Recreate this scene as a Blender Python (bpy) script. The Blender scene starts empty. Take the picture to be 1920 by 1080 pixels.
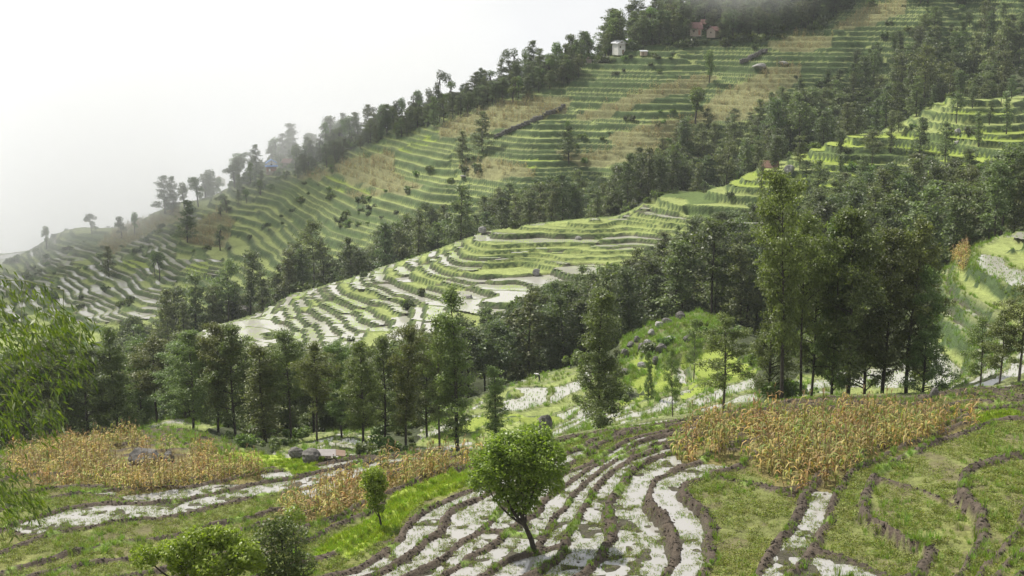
import bpy, bmesh, math, random
import numpy as np
from mathutils import Vector, Matrix, Euler

# ------------------------------------------------------------------ camera, sky, sun, exposure
SC = bpy.context.scene
COL = SC.collection
F = 2667.0                      # focal length in photo pixels (50 mm on 36 mm, 1920 px wide)
PITCH = math.atan(540.0 / F)    # horizon on the top edge of the picture
cam_d = bpy.data.cameras.new('camera')
cam_d.lens = 50.0; cam_d.sensor_width = 36.0
cam_d.clip_start = 0.5; cam_d.clip_end = 9000.0
cam = bpy.data.objects.new('camera', cam_d); COL.objects.link(cam)
cam.location = (0, 0, 0); cam.rotation_euler = (math.pi / 2 - PITCH, 0, 0)
SC.camera = cam

SUN_EL, SUN_AZ = math.radians(52), math.radians(-52)     # azimuth from +Y (view direction), negative = to the left
sun_dir = Vector((math.sin(SUN_AZ) * math.cos(SUN_EL), math.cos(SUN_AZ) * math.cos(SUN_EL), math.sin(SUN_EL)))
W = bpy.data.worlds.new('World'); SC.world = W; W.use_nodes = True
nt = W.node_tree; nt.nodes.clear()
n_out = nt.nodes.new('ShaderNodeOutputWorld'); n_bg = nt.nodes.new('ShaderNodeBackground')
n_sky = nt.nodes.new('ShaderNodeTexSky'); n_sky.sky_type = 'NISHITA'; n_sky.sun_disc = False
n_sky.sun_elevation = SUN_EL; n_sky.sun_rotation = SUN_AZ
n_sky.air_density = 1.0; n_sky.dust_density = 2.0; n_sky.altitude = 1800
n_mul = nt.nodes.new('ShaderNodeVectorMath'); n_mul.operation = 'SCALE'; n_mul.inputs['Scale'].default_value = 0.10
nt.links.new(n_sky.outputs[0], n_mul.inputs[0])
# broken white cloud cover over the blue sky
n_tc = nt.nodes.new('ShaderNodeTexCoord'); n_map = nt.nodes.new('ShaderNodeMapping'); n_map.inputs['Scale'].default_value = (1.6, 1.6, 3.2)
n_noi = nt.nodes.new('ShaderNodeTexNoise'); n_noi.inputs['Scale'].default_value = 2.2; n_noi.inputs['Detail'].default_value = 6
n_rmp = nt.nodes.new('ShaderNodeValToRGB'); n_rmp.color_ramp.elements[0].position = 0.34; n_rmp.color_ramp.elements[1].position = 0.52
n_cl = nt.nodes.new('ShaderNodeValToRGB')
n_cl.color_ramp.elements[0].position = 0.3; n_cl.color_ramp.elements[0].color = (0.58, 0.59, 0.60, 1)
n_cl.color_ramp.elements[1].position = 0.75; n_cl.color_ramp.elements[1].color = (0.73, 0.73, 0.735, 1)
n_mix = nt.nodes.new('ShaderNodeMix'); n_mix.data_type = 'RGBA'
nt.links.new(n_tc.outputs['Generated'], n_map.inputs[0]); nt.links.new(n_map.outputs[0], n_noi.inputs['Vector'])
nt.links.new(n_noi.outputs[0], n_rmp.inputs[0]); nt.links.new(n_noi.outputs[0], n_cl.inputs[0])
n_sep = nt.nodes.new('ShaderNodeSeparateXYZ'); nt.links.new(n_tc.outputs['Generated'], n_sep.inputs[0])
n_mr = nt.nodes.new('ShaderNodeMapRange'); n_mr.inputs['From Min'].default_value = 0.30; n_mr.inputs['From Max'].default_value = 0.62; n_mr.inputs['To Min'].default_value = 1.0; n_mr.inputs['To Max'].default_value = 0.0
nt.links.new(n_sep.outputs['Z'], n_mr.inputs['Value'])
n_max = nt.nodes.new('ShaderNodeMath'); n_max.operation = 'MAXIMUM'; nt.links.new(n_rmp.outputs[0], n_max.inputs[0]); nt.links.new(n_mr.outputs[0], n_max.inputs[1])
nt.links.new(n_max.outputs[0], n_mix.inputs['Factor'])
nt.links.new(n_mul.outputs[0], n_mix.inputs['A']); nt.links.new(n_cl.outputs[0], n_mix.inputs['B'])
nt.links.new(n_mix.outputs['Result'], n_bg.inputs['Color']); n_bg.inputs['Strength'].default_value = 1.0
nt.links.new(n_bg.outputs[0], n_out.inputs['Surface'])

sl = bpy.data.lights.new('sun', 'SUN'); sl.energy = 5.0; sl.angle = math.radians(1.5); sl.color = (1.0, 0.95, 0.86)
sun = bpy.data.objects.new('sun', sl); COL.objects.link(sun)
sun.rotation_euler = sun_dir.to_track_quat('Z', 'Y').to_euler(); sun.location = sun_dir * 300

vs = SC.view_settings; vs.view_transform = 'Standard'; vs.look = 'None'; vs.gamma = 1.0; vs.use_curve_mapping = False; vs.exposure = 0.5
cy = SC.cycles
cy.max_bounces = 10; cy.diffuse_bounces = 3; cy.glossy_bounces = 3; cy.transmission_bounces = 3; cy.volume_bounces = 8; cy.transparent_max_bounces = 6
cy.use_denoising = True; cy.caustics_reflective = False; cy.caustics_refractive = False; cy.sample_clamp_indirect = 4.0

rng = np.random.default_rng(7); R = random.Random(11)
CP, SP = math.cos(PITCH), math.sin(PITCH)

def project(P):
    P = np.asarray(P, float)
    fw = P[..., 1] * CP - P[..., 2] * SP; up = P[..., 1] * SP + P[..., 2] * CP
    fw = np.where(np.abs(fw) < 1e-6, 1e-6, fw)
    return 960 + F * P[..., 0] / fw, 540 - F * up / fw

def unproj(u, v, Y):
    a = (u - 960) / F; b = (540 - v) / F
    dy = CP + b * SP; dz = -SP + b * CP
    s = Y / dy
    return (a * s, Y, dz * s)

# ------------------------------------------------------------------ noise
def _hash(ix, iy, seed):
    h = (ix.astype(np.int64) * 374761393 + iy.astype(np.int64) * 668265263 + seed * 974634721) & 0x7fffffff
    h = ((h ^ (h >> 13)) * 1274126177) & 0x7fffffff
    return ((h ^ (h >> 16)) & 0xffffff) / float(0xffffff)
def vnoise(x, y, seed=0):
    x = np.asarray(x, float); y = np.asarray(y, float)
    ix = np.floor(x); iy = np.floor(y); fx = x - ix; fy = y - iy
    fx = fx * fx * fx * (fx * (fx * 6 - 15) + 10); fy = fy * fy * fy * (fy * (fy * 6 - 15) + 10)
    a = _hash(ix, iy, seed); b = _hash(ix + 1, iy, seed); c = _hash(ix, iy + 1, seed); d = _hash(ix + 1, iy + 1, seed)
    return (a + (b - a) * fx + (c - a) * fy + (a - b - c + d) * fx * fy) * 2 - 1
def fbm(x, y, seed=0, oct=3):
    s = 0; a = 1.0; t = 0
    for o in range(oct):
        s = s + a * vnoise(x * 2 ** o, y * 2 ** o, seed + o * 17); t += a; a *= .5
    return s / t
def sstep(a, b, x):
    t = np.clip((x - a) / (b - a), 0, 1); return t * t * (3 - 2 * t)

# ------------------------------------------------------------------ the lie of the land: surveyed points, then a smooth surface through them
def dsurf(X, Y):             # far hillside: steep face to the right, gentler shoulder that falls away to the left
    zl = -50 + .5 * (X + 10) + .24 * (Y - 450); zr = -50 + .17 * (X + 10) + .42 * (Y - 450); zw = -85 + .25 * (X + 80) + .14 * (Y - 450)
    w = 1 / (1 + math.exp(-(X + 10) / 25.0)); q = 1 / (1 + math.exp((X + 80) / 14.0))
    return (zl * (1 - w) + zr * w) * (1 - q) + zw * q
def dplane(u, v):
    lo, hi = 300.0, 900.0
    for _ in range(40):
        m = (lo + hi) / 2; x, y, z = unproj(u, v, m)
        if z > dsurf(x, m): lo = m
        else: hi = m
    return lo
PTS = []
def sp(u, v, Y): PTS.append(unproj(u, v, Y))
# A foreground hillside: level lines read off the mud banks
def level(z, pts):
    for (u, v) in pts:
        k = unproj(u, v, 1.0)[2]; PTS.append(unproj(u, v, z / k))
level(-26.2, [(1720,1075),(1620,960),(1610,915),(1700,850),(1800,815),(1900,795)])
level(-27.4, [(1390,1075),(1440,975),(1520,905),(1640,845),(1780,795),(1900,765)])
level(-28.4, [(1200,1075),(1215,950),(1260,880),(1420,820),(1600,775),(1800,745)])
level(-29.5, [(1000,1075),(1080,970),(1150,890),(1250,840),(1400,790)])
level(-30.8, [(800,1065),(890,975),(1000,920),(1100,870),(1200,818)])
level(-32.1, [(650,1065),(760,980),(880,920),(1000,878),(1100,830)])
level(-33.6, [(450,1075),(640,1000),(740,945),(880,885),(1000,843)])
level(-35.5, [(200,1072),(470,1005),(640,950),(760,900),(900,848)])
level(-37.5, [(0,1055),(300,990),(500,940),(640,900),(720,865)])
level(-39.5, [(0,968),(250,930),(480,893),(640,866)])
level(-41.6, [(0,918),(250,900),(420,882),(560,868)])
level(-44.0, [(0,872),(180,858),(330,842)])
for p in [(100,830,150),(300,805,160),(1500,750,113),(1700,745,110),(1350,775,112),(1910,760,98)]: sp(*p)
# hillside below the camera, out of the picture
for p in [(-18,20,-14),(18,20,-11),(0,40,-21),(-45,40,-27),(35,40,-18),(-30,10,-9),(30,8,-6),(60,60,-21),(75,90,-24),(-75,90,-44),(-90,140,-62)]: PTS.append(p)
# B lower bench with paddies
for p in [(1870,492,172),(1800,500,178),(1850,580,158),(1830,625,155),(1800,690,146),(1650,735,138),(1450,745,140),(1350,740,146),(1290,755,146),(1190,690,172),(1200,625,192),(1290,590,198),
          (1230,640,184),(1050,765,158),(1090,700,180),(950,780,153),(1000,805,146),(880,835,138),(780,850,134),(620,822,148),(560,843,142),(640,850,135),(330,797,178),(450,815,160),
          (1000,712,200),(900,740,185),(1910,440,190),(1400,640,180),(1550,650,172),(1700,640,168)]: sp(*p)
# gully in front of the middle spur
for p in [(-85,180,-63),(-75,215,-75),(-45,200,-66),(-25,215,-66),(0,225,-66),(20,235,-62),(45,240,-56),(75,240,-46),(100,250,-38),(-95,245,-86),(-60,232,-78),(90,215,-38)]: PTS.append(p)
# C middle spur
for p in [(400,618,316),(440,600,318),(500,640,289),(500,600,315),(500,568,331),(600,655,271),(600,600,298),(600,535,337),(700,640,267),(700,570,300),(700,505,339),(800,610,268),(800,540,302),(800,475,341),(900,585,271),(900,510,304),(900,442,344),
          (1000,540,288),(1000,480,316),(1000,417,344),(1100,500,305),(1100,450,326),(1100,397,346),(1200,470,320),(1200,382,352),(1300,425,330),(1300,350,362),(1400,390,336),(1400,318,370),(1500,360,343),(1500,287,380),
          (1600,340,350),(1600,250,392),(1700,310,355),(1700,222,402),(1800,300,345),(1800,188,412),(1900,280,340),(1900,172,420),(1900,330,300),(1750,370,290),(1600,420,280),(1450,470,270),
          (1250,520,270),(1100,590,262),(350,640,296),(1930,400,240)]: sp(*p)
# valley behind the middle spur
for p in [(-100,340,-100),(-70,362,-95),(-40,372,-84),(-10,378,-80),(20,388,-76),(60,398,-70),(100,418,-60),(140,436,-48),(175,446,-40),(-150,370,-114),(-200,420,-122)]: PTS.append(p)
# D far hillside
for (u, v, dY) in [(150,565,0),(300,565,0),(450,540,0),(150,500,0),(0,500,0),(0,580,0),(300,470,0),(300,420,0),(420,410,0),(520,345,0),(480,450,5),(560,440,0),(640,330,-4),(640,420,0),(740,285,0),(760,350,0),(820,260,0),
                   (820,400,0),(900,210,0),(900,300,3),(930,360,0),(1050,160,0),(1050,230,0),(1050,320,0),(1200,110,0),(1200,200,-2),(1200,290,0),(1350,70,0),(1380,130,0),(1400,220,0),(1500,60,0),(1560,110,0),(1600,10,0),
                   (1700,-10,0),(1650,60,0),(1750,60,0),(1850,20,0),(1900,80,0),(1800,-40,0),(1950,-60,0),(1400,20,0)]:
    Y = dplane(u, v); sp(u, v, Y + dY)
# crest of the far hillside falls away behind
for (u, v) in [(-80,480),(100,445),(300,394),(480,316),(640,270),(760,230),(900,185),(1050,125),(1200,65),(1350,0),(1500,-50),(1700,-120)]:
    Y = dplane(u, v); x, y, z = unproj(u, v, Y); PTS.append((x, y, z)); PTS.append((x, y + 18, z - 1)); PTS.append((x, y + 80, z - 38))
PTS = np.array(PTS, float)
def _st(X, Y): return X / Y * 26.67, np.log(Y) * 9.0
_ps, _pt = _st(PTS[:, 0], PTS[:, 1]); _c2 = 0.8 ** 2
_n = len(PTS)
_K = np.sqrt((_ps[:, None] - _ps) ** 2 + (_pt[:, None] - _pt) ** 2 + _c2)
_P = np.stack([np.ones(_n), _ps, _pt], 1)
_A = np.block([[_K - 0.03 * np.eye(_n), _P], [_P.T, np.zeros((3, 3))]])
_W = np.linalg.solve(_A, np.concatenate([PTS[:, 2], np.zeros(3)]))
def H0(X, Y):
    X = np.asarray(X, float); Y = np.asarray(Y, float); sh = X.shape
    s, t = _st(X.ravel(), Y.ravel()); out = np.empty(s.size)
    for i in range(0, s.size, 20000):
        a, b = s[i:i + 20000], t[i:i + 20000]
        k = np.sqrt((a[:, None] - _ps) ** 2 + (b[:, None] - _pt) ** 2 + _c2)
        out[i:i + 20000] = k @ _W[:_n] + _W[_n] + _W[_n + 1] * a + _W[_n + 2] * b
    return out.reshape(sh)
# ------------------------------------------------------------------ terraces
def inpoly(u, v, poly):
    u = np.asarray(u); v = np.asarray(v); ins = np.zeros(u.shape, bool)
    x0, y0 = poly[-1]
    for (x1, y1) in poly:
        if y0 != y1:
            c = ((y1 > v) != (y0 > v)) & (u < (x0 - x1) * (v - y1) / (y0 - y1) + x1); ins ^= c
        x0, y0 = x1, y1
    return ins
def anypoly(u, v, polys):
    m = np.zeros(np.shape(u), bool)
    for p in polys: m |= inpoly(u, v, p)
    return m
def make_levels(z0, z1, h, seed, hfun=None):
    r = random.Random(seed); L = [z0]
    while L[-1] < z1: L.append(L[-1] + (hfun(L[-1]) if hfun else h) * r.uniform(.6, 1.5))
    return np.array(L)
YA_U = [-300, 0, 300, 450, 600, 700, 900, 1100, 1250, 1500, 1800, 2300]
YA_Y = [160, 160, 166, 140, 128, 122, 114, 111, 114, 117, 114, 104]
YC_U = [0, 400, 500, 600, 700, 800, 900, 1000, 1100, 1200, 1300, 1400, 1500, 1600, 1700, 1800, 1900, 2100]       # crest of the middle spur
YC_Y = [290, 318, 332, 338, 340, 342, 345, 346, 349, 353, 363, 371, 381, 393, 403, 413, 421, 430]
YCF_U = [0, 350, 480, 600, 800, 900, 1000, 1100, 1200, 1300, 1400, 1500, 1600, 1700, 1800, 1900, 2100]           # foot of its terraces
YCF_Y = [285, 290, 276, 260, 258, 262, 286, 296, 305, 318, 326, 333, 340, 344, 332, 328, 320]
P_B = [[(755,865),(800,800),(900,745),(1000,705),(1090,690),(1110,700),(1130,760),(1300,728),(1420,735),(1440,800),(1240,810),(1100,835),(900,860)],
       [(1470,775),(1500,700),(1690,690),(1745,600),(1770,480),(1925,425),(1960,780)],
       [(505,860),(550,825),(680,798),(720,830),(640,862)], [(235,820),(250,785),(430,765),(440,805)],
       [(1150,730),(1165,650),(1240,690),(1350,645),(1420,690),(1420,745)]]
P_RICE_B = [[(985,775),(1090,745),(1100,775),(1000,795)],[(860,800),(910,790),(905,810),(865,815)],[(930,790),(985,795),(975,810),(930,805)],
            [(1160,720),(1170,655),(1230,690),(1235,720)],[(1310,660),(1350,650),(1400,690),(1320,690)],[(240,800),(330,780),(335,792),(250,806)],[(1290,690),(1310,680),(1320,710)]]
P_CORN_D = [[(820,240),(900,205),(1000,180),(1070,178),(1065,205),(1000,225),(930,245),(880,258),(830,262)],
            [(545,340),(640,305),(720,280),(742,288),(732,318),(765,345),(730,352),(660,342),(620,322),(600,335)],
            [(1085,207),(1150,182),(1230,162),(1300,130),(1345,138),(1290,167),(1200,192),(1130,216),(1090,217)],
            [(1140,247),(1290,217),(1340,172),(1440,132),(1500,122),(1500,152),(1440,182),(1400,217),(1300,232),(1290,272),(1150,267)],
            [(1030,282),(1140,270),(1260,250),(1270,292),(1150,302),(1060,297)], [(850,312),(900,300),(1000,306),(1010,332),(880,342)],
            [(1560,52),(1620,15),(1700,-5),(1702,25),(1640,45),(1570,57)], [(1440,82),(1490,66),(1560,66),(1555,86),(1510,100),(1450,96)],
            [(185,455),(240,425),(330,396),(345,408),(260,442),(200,474)], [(335,440),(400,398),(440,415),(425,455),(360,458)], [(640,352),(720,345),(800,352),(760,372),(660,370)]]
P_RICE_D = [[(606,322),(640,325),(660,345),(725,360),(690,364),(630,350)], [(738,284),(760,270),(824,243),(818,266),(790,282),(760,292)], [(228,486),(285,492),(280,502),(232,502)],
            [(348,503),(390,494),(388,512),(348,514)], [(950,305),(1010,290),(1060,298),(1000,312)], [(1185,60),(1190,62),(1180,64)]]
P_WATER_D = [[(-60,600),(-60,455),(120,445),(200,470),(260,440),(340,405),(400,395),(360,430),(330,460),(330,490),(420,490),(430,510),(330,520),(310,590),(150,610)]]
P_CORN_A = [[(1250,848),(1290,818),(1400,797),(1500,790),(1700,787),(1860,798),(1800,812),(1700,842),(1600,886),(1560,915),(1480,925),(1440,897),(1380,870),(1290,870)],
            [(20,905),(0,885),(10,862),(90,842),(250,826),(280,838),(400,856),(380,870),(300,878),(480,882),(505,893),(420,905),(300,922),(220,928),(180,912)],
            [(500,968),(560,938),(650,912),(720,894),(800,878),(905,868),(900,874),(850,888),(740,918),(690,950),(610,982),(560,980)]]
P_GRASS_A = [[(585,1030),(690,965),(750,925),(880,876),(908,868),(900,890),(810,932),(748,975),(650,1040)],[(150,870),(260,858),(300,872),(230,872)],[(330,862),(480,850),(640,862),(560,885),(500,880)],[(1820,785),(1900,775),(1900,790),(1830,800)]]
P_WATER_A = [[(290,935),(560,900),(690,868),(690,880),(560,918),(420,945),(300,950)], [(620,1080),(700,1010),(860,940),(880,955),(800,1000),(740,1080)], [(900,1080),(960,1000),(1060,940),(1060,985),(1010,1080)],
             [(850,1080),(880,1000),(960,935),(1010,930),(960,990),(930,1080)], [(1050,1080),(1070,1010),(1110,980),(1090,1080)], [(1210,1080),(1240,920),(1290,890),(1320,920),(1290,1080)],
             [(1420,1080),(1480,980),(1560,990),(1600,1080)], [(110,940),(210,920),(210,945),(130,955)], [(370,868),(470,862),(520,874),(440,876)],[(1240,880),(1300,900),(1280,940),(1240,940)],[(1060,880),(1190,828),(1195,835),(1070,892)]]
P_KNOLL = [[(1150,730),(1165,640),(1220,610),(1290,580),(1340,590),(1360,650),(1240,690)]]

AL = make_levels(-70, -10, 1, 5, lambda z: .58 if z > -31 else (.72 if z > -35 else .85))
BL = [make_levels(-70, -20, .75, 20 + i) for i in range(4)] + [make_levels(-70, -20, 1.55, 25 + i) for i in range(2)]
CL = [make_levels(-95, -10, .70 + .10 * (i % 4), 40 + i) for i in range(6)] + [make_levels(-95, -10, 1.55, 50 + i) for i in range(6)]
DL = [make_levels(-140, 10, 1.5, 70 + i) for i in range(8)] + [make_levels(-140, 10, .85, 80 + i) for i in range(4)]

CLS_GRASS, CLS_WATER, CLS_RICE, CLS_PALE, CLS_CORN, CLS_WEED, CLS_FOREST, CLS_BUND, CLS_STUBBLE = range(9)
def shape_land(X, Y):
    """Returns height, class, cell id, terrace floor level and riser mask for arrays X, Y (2-D grid)."""
    Z = H0(X, Y); u, v = project(np.stack([X, Y, Z], -1))
    yA = np.interp(u, YA_U, YA_Y); yC = np.interp(u, YC_U, YC_Y); yCF = np.interp(u, YCF_U, YCF_Y)
    sh = X.shape
    zoneA = Y < yA; zoneB = (~zoneA) & (Y < 225) & anypoly(u, v, P_B); zoneC = (Y > yCF) & (Y < yC + 1.5); zoneD = Y > 395
    zoneD &= Y > np.interp(X, [-200, -100, 0, 60, 120, 200], [425, 415, 398, 410, 440, 470])
    wob = np.where(zoneA, .20 * fbm(X / 8, Y / 8, 1, 2) + .05 * vnoise(X / 1.8, Y / 1.8, 9), 0.0)
    wob = np.where(zoneB, .7 * fbm(X / 10, Y / 10, 2), wob)
    wob = np.where(zoneC, .8 * fbm(X / 14, Y / 14, 3), wob)
    wob = np.where(zoneD, 1.6 * fbm(X / 34, Y / 34, 4) + .5 * vnoise(X / 11, Y / 11, 8), wob)
    rest = ~(zoneA | zoneB | zoneC | zoneD)
    wob = np.where(rest, .9 * fbm(X / 9, Y / 9, 5) + .25 * vnoise(X / 1.7, Y / 1.7, 6), wob)
    Hn = Z + wob
    gy, gx = np.gradient(Hn, Y[:, 0], X[0, :]); g = np.maximum(np.hypot(gx, gy), .02)
    K = np.zeros(sh, np.int64); Fr = np.zeros(sh); Lo = np.array(Hn); Hi = np.array(Hn) + 1
    def apply(mask, levels, base):
        k = np.clip(np.searchsorted(levels, Hn[mask]) - 1, 0, len(levels) - 2)
        lo = levels[k]; hi = levels[k + 1]
        K[mask] = k + base; Lo[mask] = lo; Hi[mask] = hi; Fr[mask] = (Hn[mask] - lo) / (hi - lo)
    apply(zoneA, AL, 0)
    sB = np.floor((X + 6 * fbm(X / 14, Y / 14, 21)) / 17.0).astype(int) % 4
    broad = X > 36
    for i in range(4): apply(zoneB & ~broad & (sB == i), BL[i], 1000 + 200 * i)
    for i in range(2): apply(zoneB & broad & (sB % 2 == i), BL[4 + i], 2000 + 200 * i)
    wx = X + .5 * (Y - 320) + 9 * fbm(X / 30, Y / 30, 22); wq = Y - .55 * X
    sC = np.clip(np.floor((np.where(wx > 52, wx, wq * 1.0 - 180) + 9 * vnoise(X / 14, Y / 14, 27) + 75) / 19.0), 0, 60).astype(int)
    big = wx > 52
    for i in range(6):
        apply(zoneC & ~big & (sC % 6 == i), CL[i], 3000 + 300 * i); apply(zoneC & big & (sC % 6 == i), CL[6 + i], 6000 + 300 * i)
    wd = X + .35 * (Y - 480) + 16 * fbm(X / 50, Y / 50, 23)
    sD = np.floor((wd + 300) / 46.0).astype(int)
    wet = anypoly(u, v, P_WATER_D)
    for i in range(8): apply(zoneD & ~wet & (sD % 8 == i), DL[i], 9000 + 400 * i)
    sW = np.floor((wd + 300) / 30.0).astype(int)
    for i in range(4): apply(zoneD & wet & (sW % 4 == i), DL[8 + i], 14000 + 400 * i)
    # along-terrace coordinate and cross banks
    G = np.where(zoneA, .4 * X + .92 * Y, 0); Lc = np.where(zoneA, 26.0, 9.0)
    G = np.where(zoneB, X, G); Lc = np.where(zoneB, 11.0, Lc)
    G = np.where(zoneC, np.where(big, .9 * X - .4 * Y, .35 * X + .94 * Y), G); Lc = np.where(zoneC, np.where(big, 26.0, 13.0), Lc)
    G = np.where(zoneD, .8 * X - .6 * Y, G); Lc = np.where(zoneD, np.where(wet, 11.0, 40.0), Lc)
    q = G / Lc + _hash(K, K * 0 + 3, 31) * 3 + .16 * vnoise(X / 5, Y / 5, 32)
    J = np.floor(q).astype(np.int64); fj = q - J; dj = np.minimum(fj, 1 - fj) * Lc
    cell = K * 4096 + (J % 512) + np.where(zoneA, 0, 0)
    h = Hi - Lo
    dout = Fr * h / g; din = (1 - Fr) * h / g; tread = h / g
    lipw = np.where(zoneA, .5, np.where(zoneB, .45, np.where(zoneC, .5, .6))); lipw = np.minimum(lipw, .22 * tread)
    liph = np.where(zoneA, .24, np.where(zoneB, .2, np.where(zoneC, .22, .22)))
    lipv = 1 + .35 * vnoise(X / 1.1, Y / 1.1, 33)
    wr = np.minimum(h * np.where(zoneA, .4, np.where(zoneD, .85, .55)), .5 * tread)
    rise = sstep(0, 1, 1 - din / wr) * (din < wr)
    lip = (1 - sstep(.55, 1.0, dout / lipw)) * liph * lipv
    has_cross = zoneB | zoneC | (zoneD & wet) | zoneA
    cross = np.where(has_cross & ~(zoneC & big), 1 - sstep(.15, .42, dj), 0)
    T = Lo + np.maximum(lip, .8 * liph * cross * (1 - rise)) + rise * (h + liph * lipv)
    Zf = np.where(rest, Hn + np.where((Y > 125) & (Y < 228) & anypoly(u, v, P_KNOLL), 1.1 * np.abs(fbm(X / 3.4, Y / 3.4, 38)), 0), T)
    # a little roughness everywhere that is not a paddy floor
    Zf = Zf + np.where(zoneA, .04 * vnoise(X / .6, Y / .6, 34), np.where(Y < 232, .09 * vnoise(X / 1.1, Y / 1.1, 34), .12 * vnoise(X / 2.2, Y / 2.2, 35))) * np.where(rest, 1.0, np.maximum(rise, .25))
    Zf = Zf + np.where(zoneA & (rise < .5), .07 * fbm(X / 1.6, Y / 1.6, 36) + .04 * vnoise(X / .45, Y / .45, 37), 0)
    riser = (rise > .06)
    bank = (~riser) & ((dout < lipw) | (cross > .25))
    # what grows where, per cell
    cls = np.full(sh, CLS_GRASS, np.int8)
    key, inv = np.unique(cell.ravel(), return_inverse=True)
    inv = inv.ravel()
    cnt = np.bincount(inv); cu = np.bincount(inv, u.ravel()) / cnt; cv = np.bincount(inv, v.ravel()) / cnt
    rnd = _hash(key // 4096, key % 4096, 51); rnd2 = _hash(key // 4096, key % 4096, 52)
    cw = np.full(len(key), CLS_GRASS, np.int8)
    kz = key // 4096
    m = kz < 1000                                           # A
    cw[m] = CLS_WEED
    m = (kz >= 1000) & (kz < 3000)                          # B
    cw[m] = np.where(rnd[m] < .62, CLS_WATER, CLS_PALE); cw[m & anypoly(cu, cv, P_RICE_B)] = CLS_RICE
    cw[m & inpoly(cu, cv, [(1150,760),(1150,640),(1420,640),(1420,720)]) & (rnd > .4)] = CLS_RICE
    m = (kz >= 3000) & (kz < 6000)                          # C
    cw[m] = np.where(rnd[m] < np.interp(cu[m], [500, 800, 1150], [.97, .8, .45]), CLS_WATER, CLS_PALE)
    m = (kz >= 6000) & (kz < 9000); cw[m] = np.where(rnd[m] < .3, CLS_RICE, np.where(rnd2[m] < .8, CLS_PALE, CLS_GRASS))
    m = (kz >= 9000) & (kz < 14000); cw[m] = np.where(rnd[m] < .16, CLS_GRASS, CLS_PALE)
    m = kz >= 14000; cw[m] = np.where(rnd[m] < .7, CLS_WATER, np.where(rnd2[m] < .75, CLS_PALE, CLS_GRASS))
    c2 = cw[inv].reshape(sh)
    cls = np.where(rest, CLS_FOREST, c2)
    cls = np.where((Y > 125) & (Y < 228) & anypoly(u, v, P_KNOLL) & ~(zoneB & (c2 == CLS_RICE)), CLS_GRASS, cls)
    nu, nv = u + 9 * vnoise(X / 3, Y / 3, 61), v + 5 * vnoise(X / 3, Y / 3, 62)
    flood = np.zeros(len(key)); wpt = anypoly(u, v, P_WATER_A).ravel() & zoneA.ravel()
    flood = np.bincount(inv, wpt) / cnt; fl = (flood[inv].reshape(sh) > .10) & zoneA
    cls = np.where(fl, CLS_WATER, cls)
    cls = np.where(zoneA & anypoly(nu, nv, P_GRASS_A), CLS_RICE, cls)
    cls = np.where(zoneA & anypoly(u, v, P_CORN_A), CLS_CORN, cls)
    nu, nv = u + 8 * vnoise(X / 12, Y / 12, 61), v + 4 * vnoise(X / 12, Y / 12, 62)
    cls = np.where(zoneD & anypoly(nu, nv, P_CORN_D), CLS_CORN, cls)
    cls = np.where(zoneD & anypoly(u, v, P_RICE_D), CLS_RICE, cls)
    zone = np.where(zoneA, 0, np.where(zoneB, 1, np.where(zoneC, 2, np.where(zoneD, 3, 4))))
    return dict(X=X, Y=Y, Z=Zf, u=u, v=v, cls=cls, cell=cell, Lo=Lo, riser=riser, bank=bank, zone=zone, g=g, tread=tread)

# ------------------------------------------------------------------ materials
def newmat(name):
    m = bpy.data.materials.new(name); m.use_nodes = True; m.node_tree.nodes.clear(); return m
class NB:
    def __init__(s, m): s.t = m.node_tree
    def n(s, typ, **kw):
        nd = s.t.nodes.new(typ)
        for k, val in kw.items():
            if k.startswith('i_'): nd.inputs[k[2:].replace('_', ' ')].default_value = val
            else: setattr(nd, k, val)
        return nd
    def l(s, a, b): s.t.links.new(a, b)
    def noise(s, scale, detail=3, vec=None, rough=.55):
        nd = s.n('ShaderNodeTexNoise'); nd.inputs['Scale'].default_value = scale; nd.inputs['Detail'].default_value = detail; nd.inputs['Roughness'].default_value = rough
        if vec is not None: s.l(vec, nd.inputs['Vector'])
        return nd.outputs[0]
    def ramp(s, fac, stops):
        nd = s.n('ShaderNodeValToRGB'); cr = nd.color_ramp
        while len(cr.elements) < len(stops): cr.elements.new(.5)
        for e, (p, c) in zip(cr.elements, stops):
            e.position = p; e.color = c if isinstance(c, tuple) and len(c) == 4 else ((c[0], c[1], c[2], 1) if isinstance(c, tuple) else (c, c, c, 1))
        s.l(fac, nd.inputs[0]); return nd.outputs[0]
    def mix(s, fac, a, b, blend='MIX'):
        nd = s.n('ShaderNodeMix', data_type='RGBA', blend_type=blend)
        for val, key in ((fac, 'Factor'), (a, 'A'), (b, 'B')):
            if hasattr(val, 'is_linked') or hasattr(val, 'node'): s.l(val, nd.inputs[key])
            else: nd.inputs[key].default_value = val if key == 'Factor' else ((*val, 1) if len(val) == 3 else val)
        return nd.outputs['Result']
    def math(s, op, a, b=None):
        nd = s.n('ShaderNodeMath', operation=op)
        for i, val in enumerate((a, b)):
            if val is None: continue
            if hasattr(val, 'node'): s.l(val, nd.inputs[i])
            else: nd.inputs[i].default_value = val
        return nd.outputs[0]
def pos(nb): return nb.n('ShaderNodeNewGeometry').outputs['Position']

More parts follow.
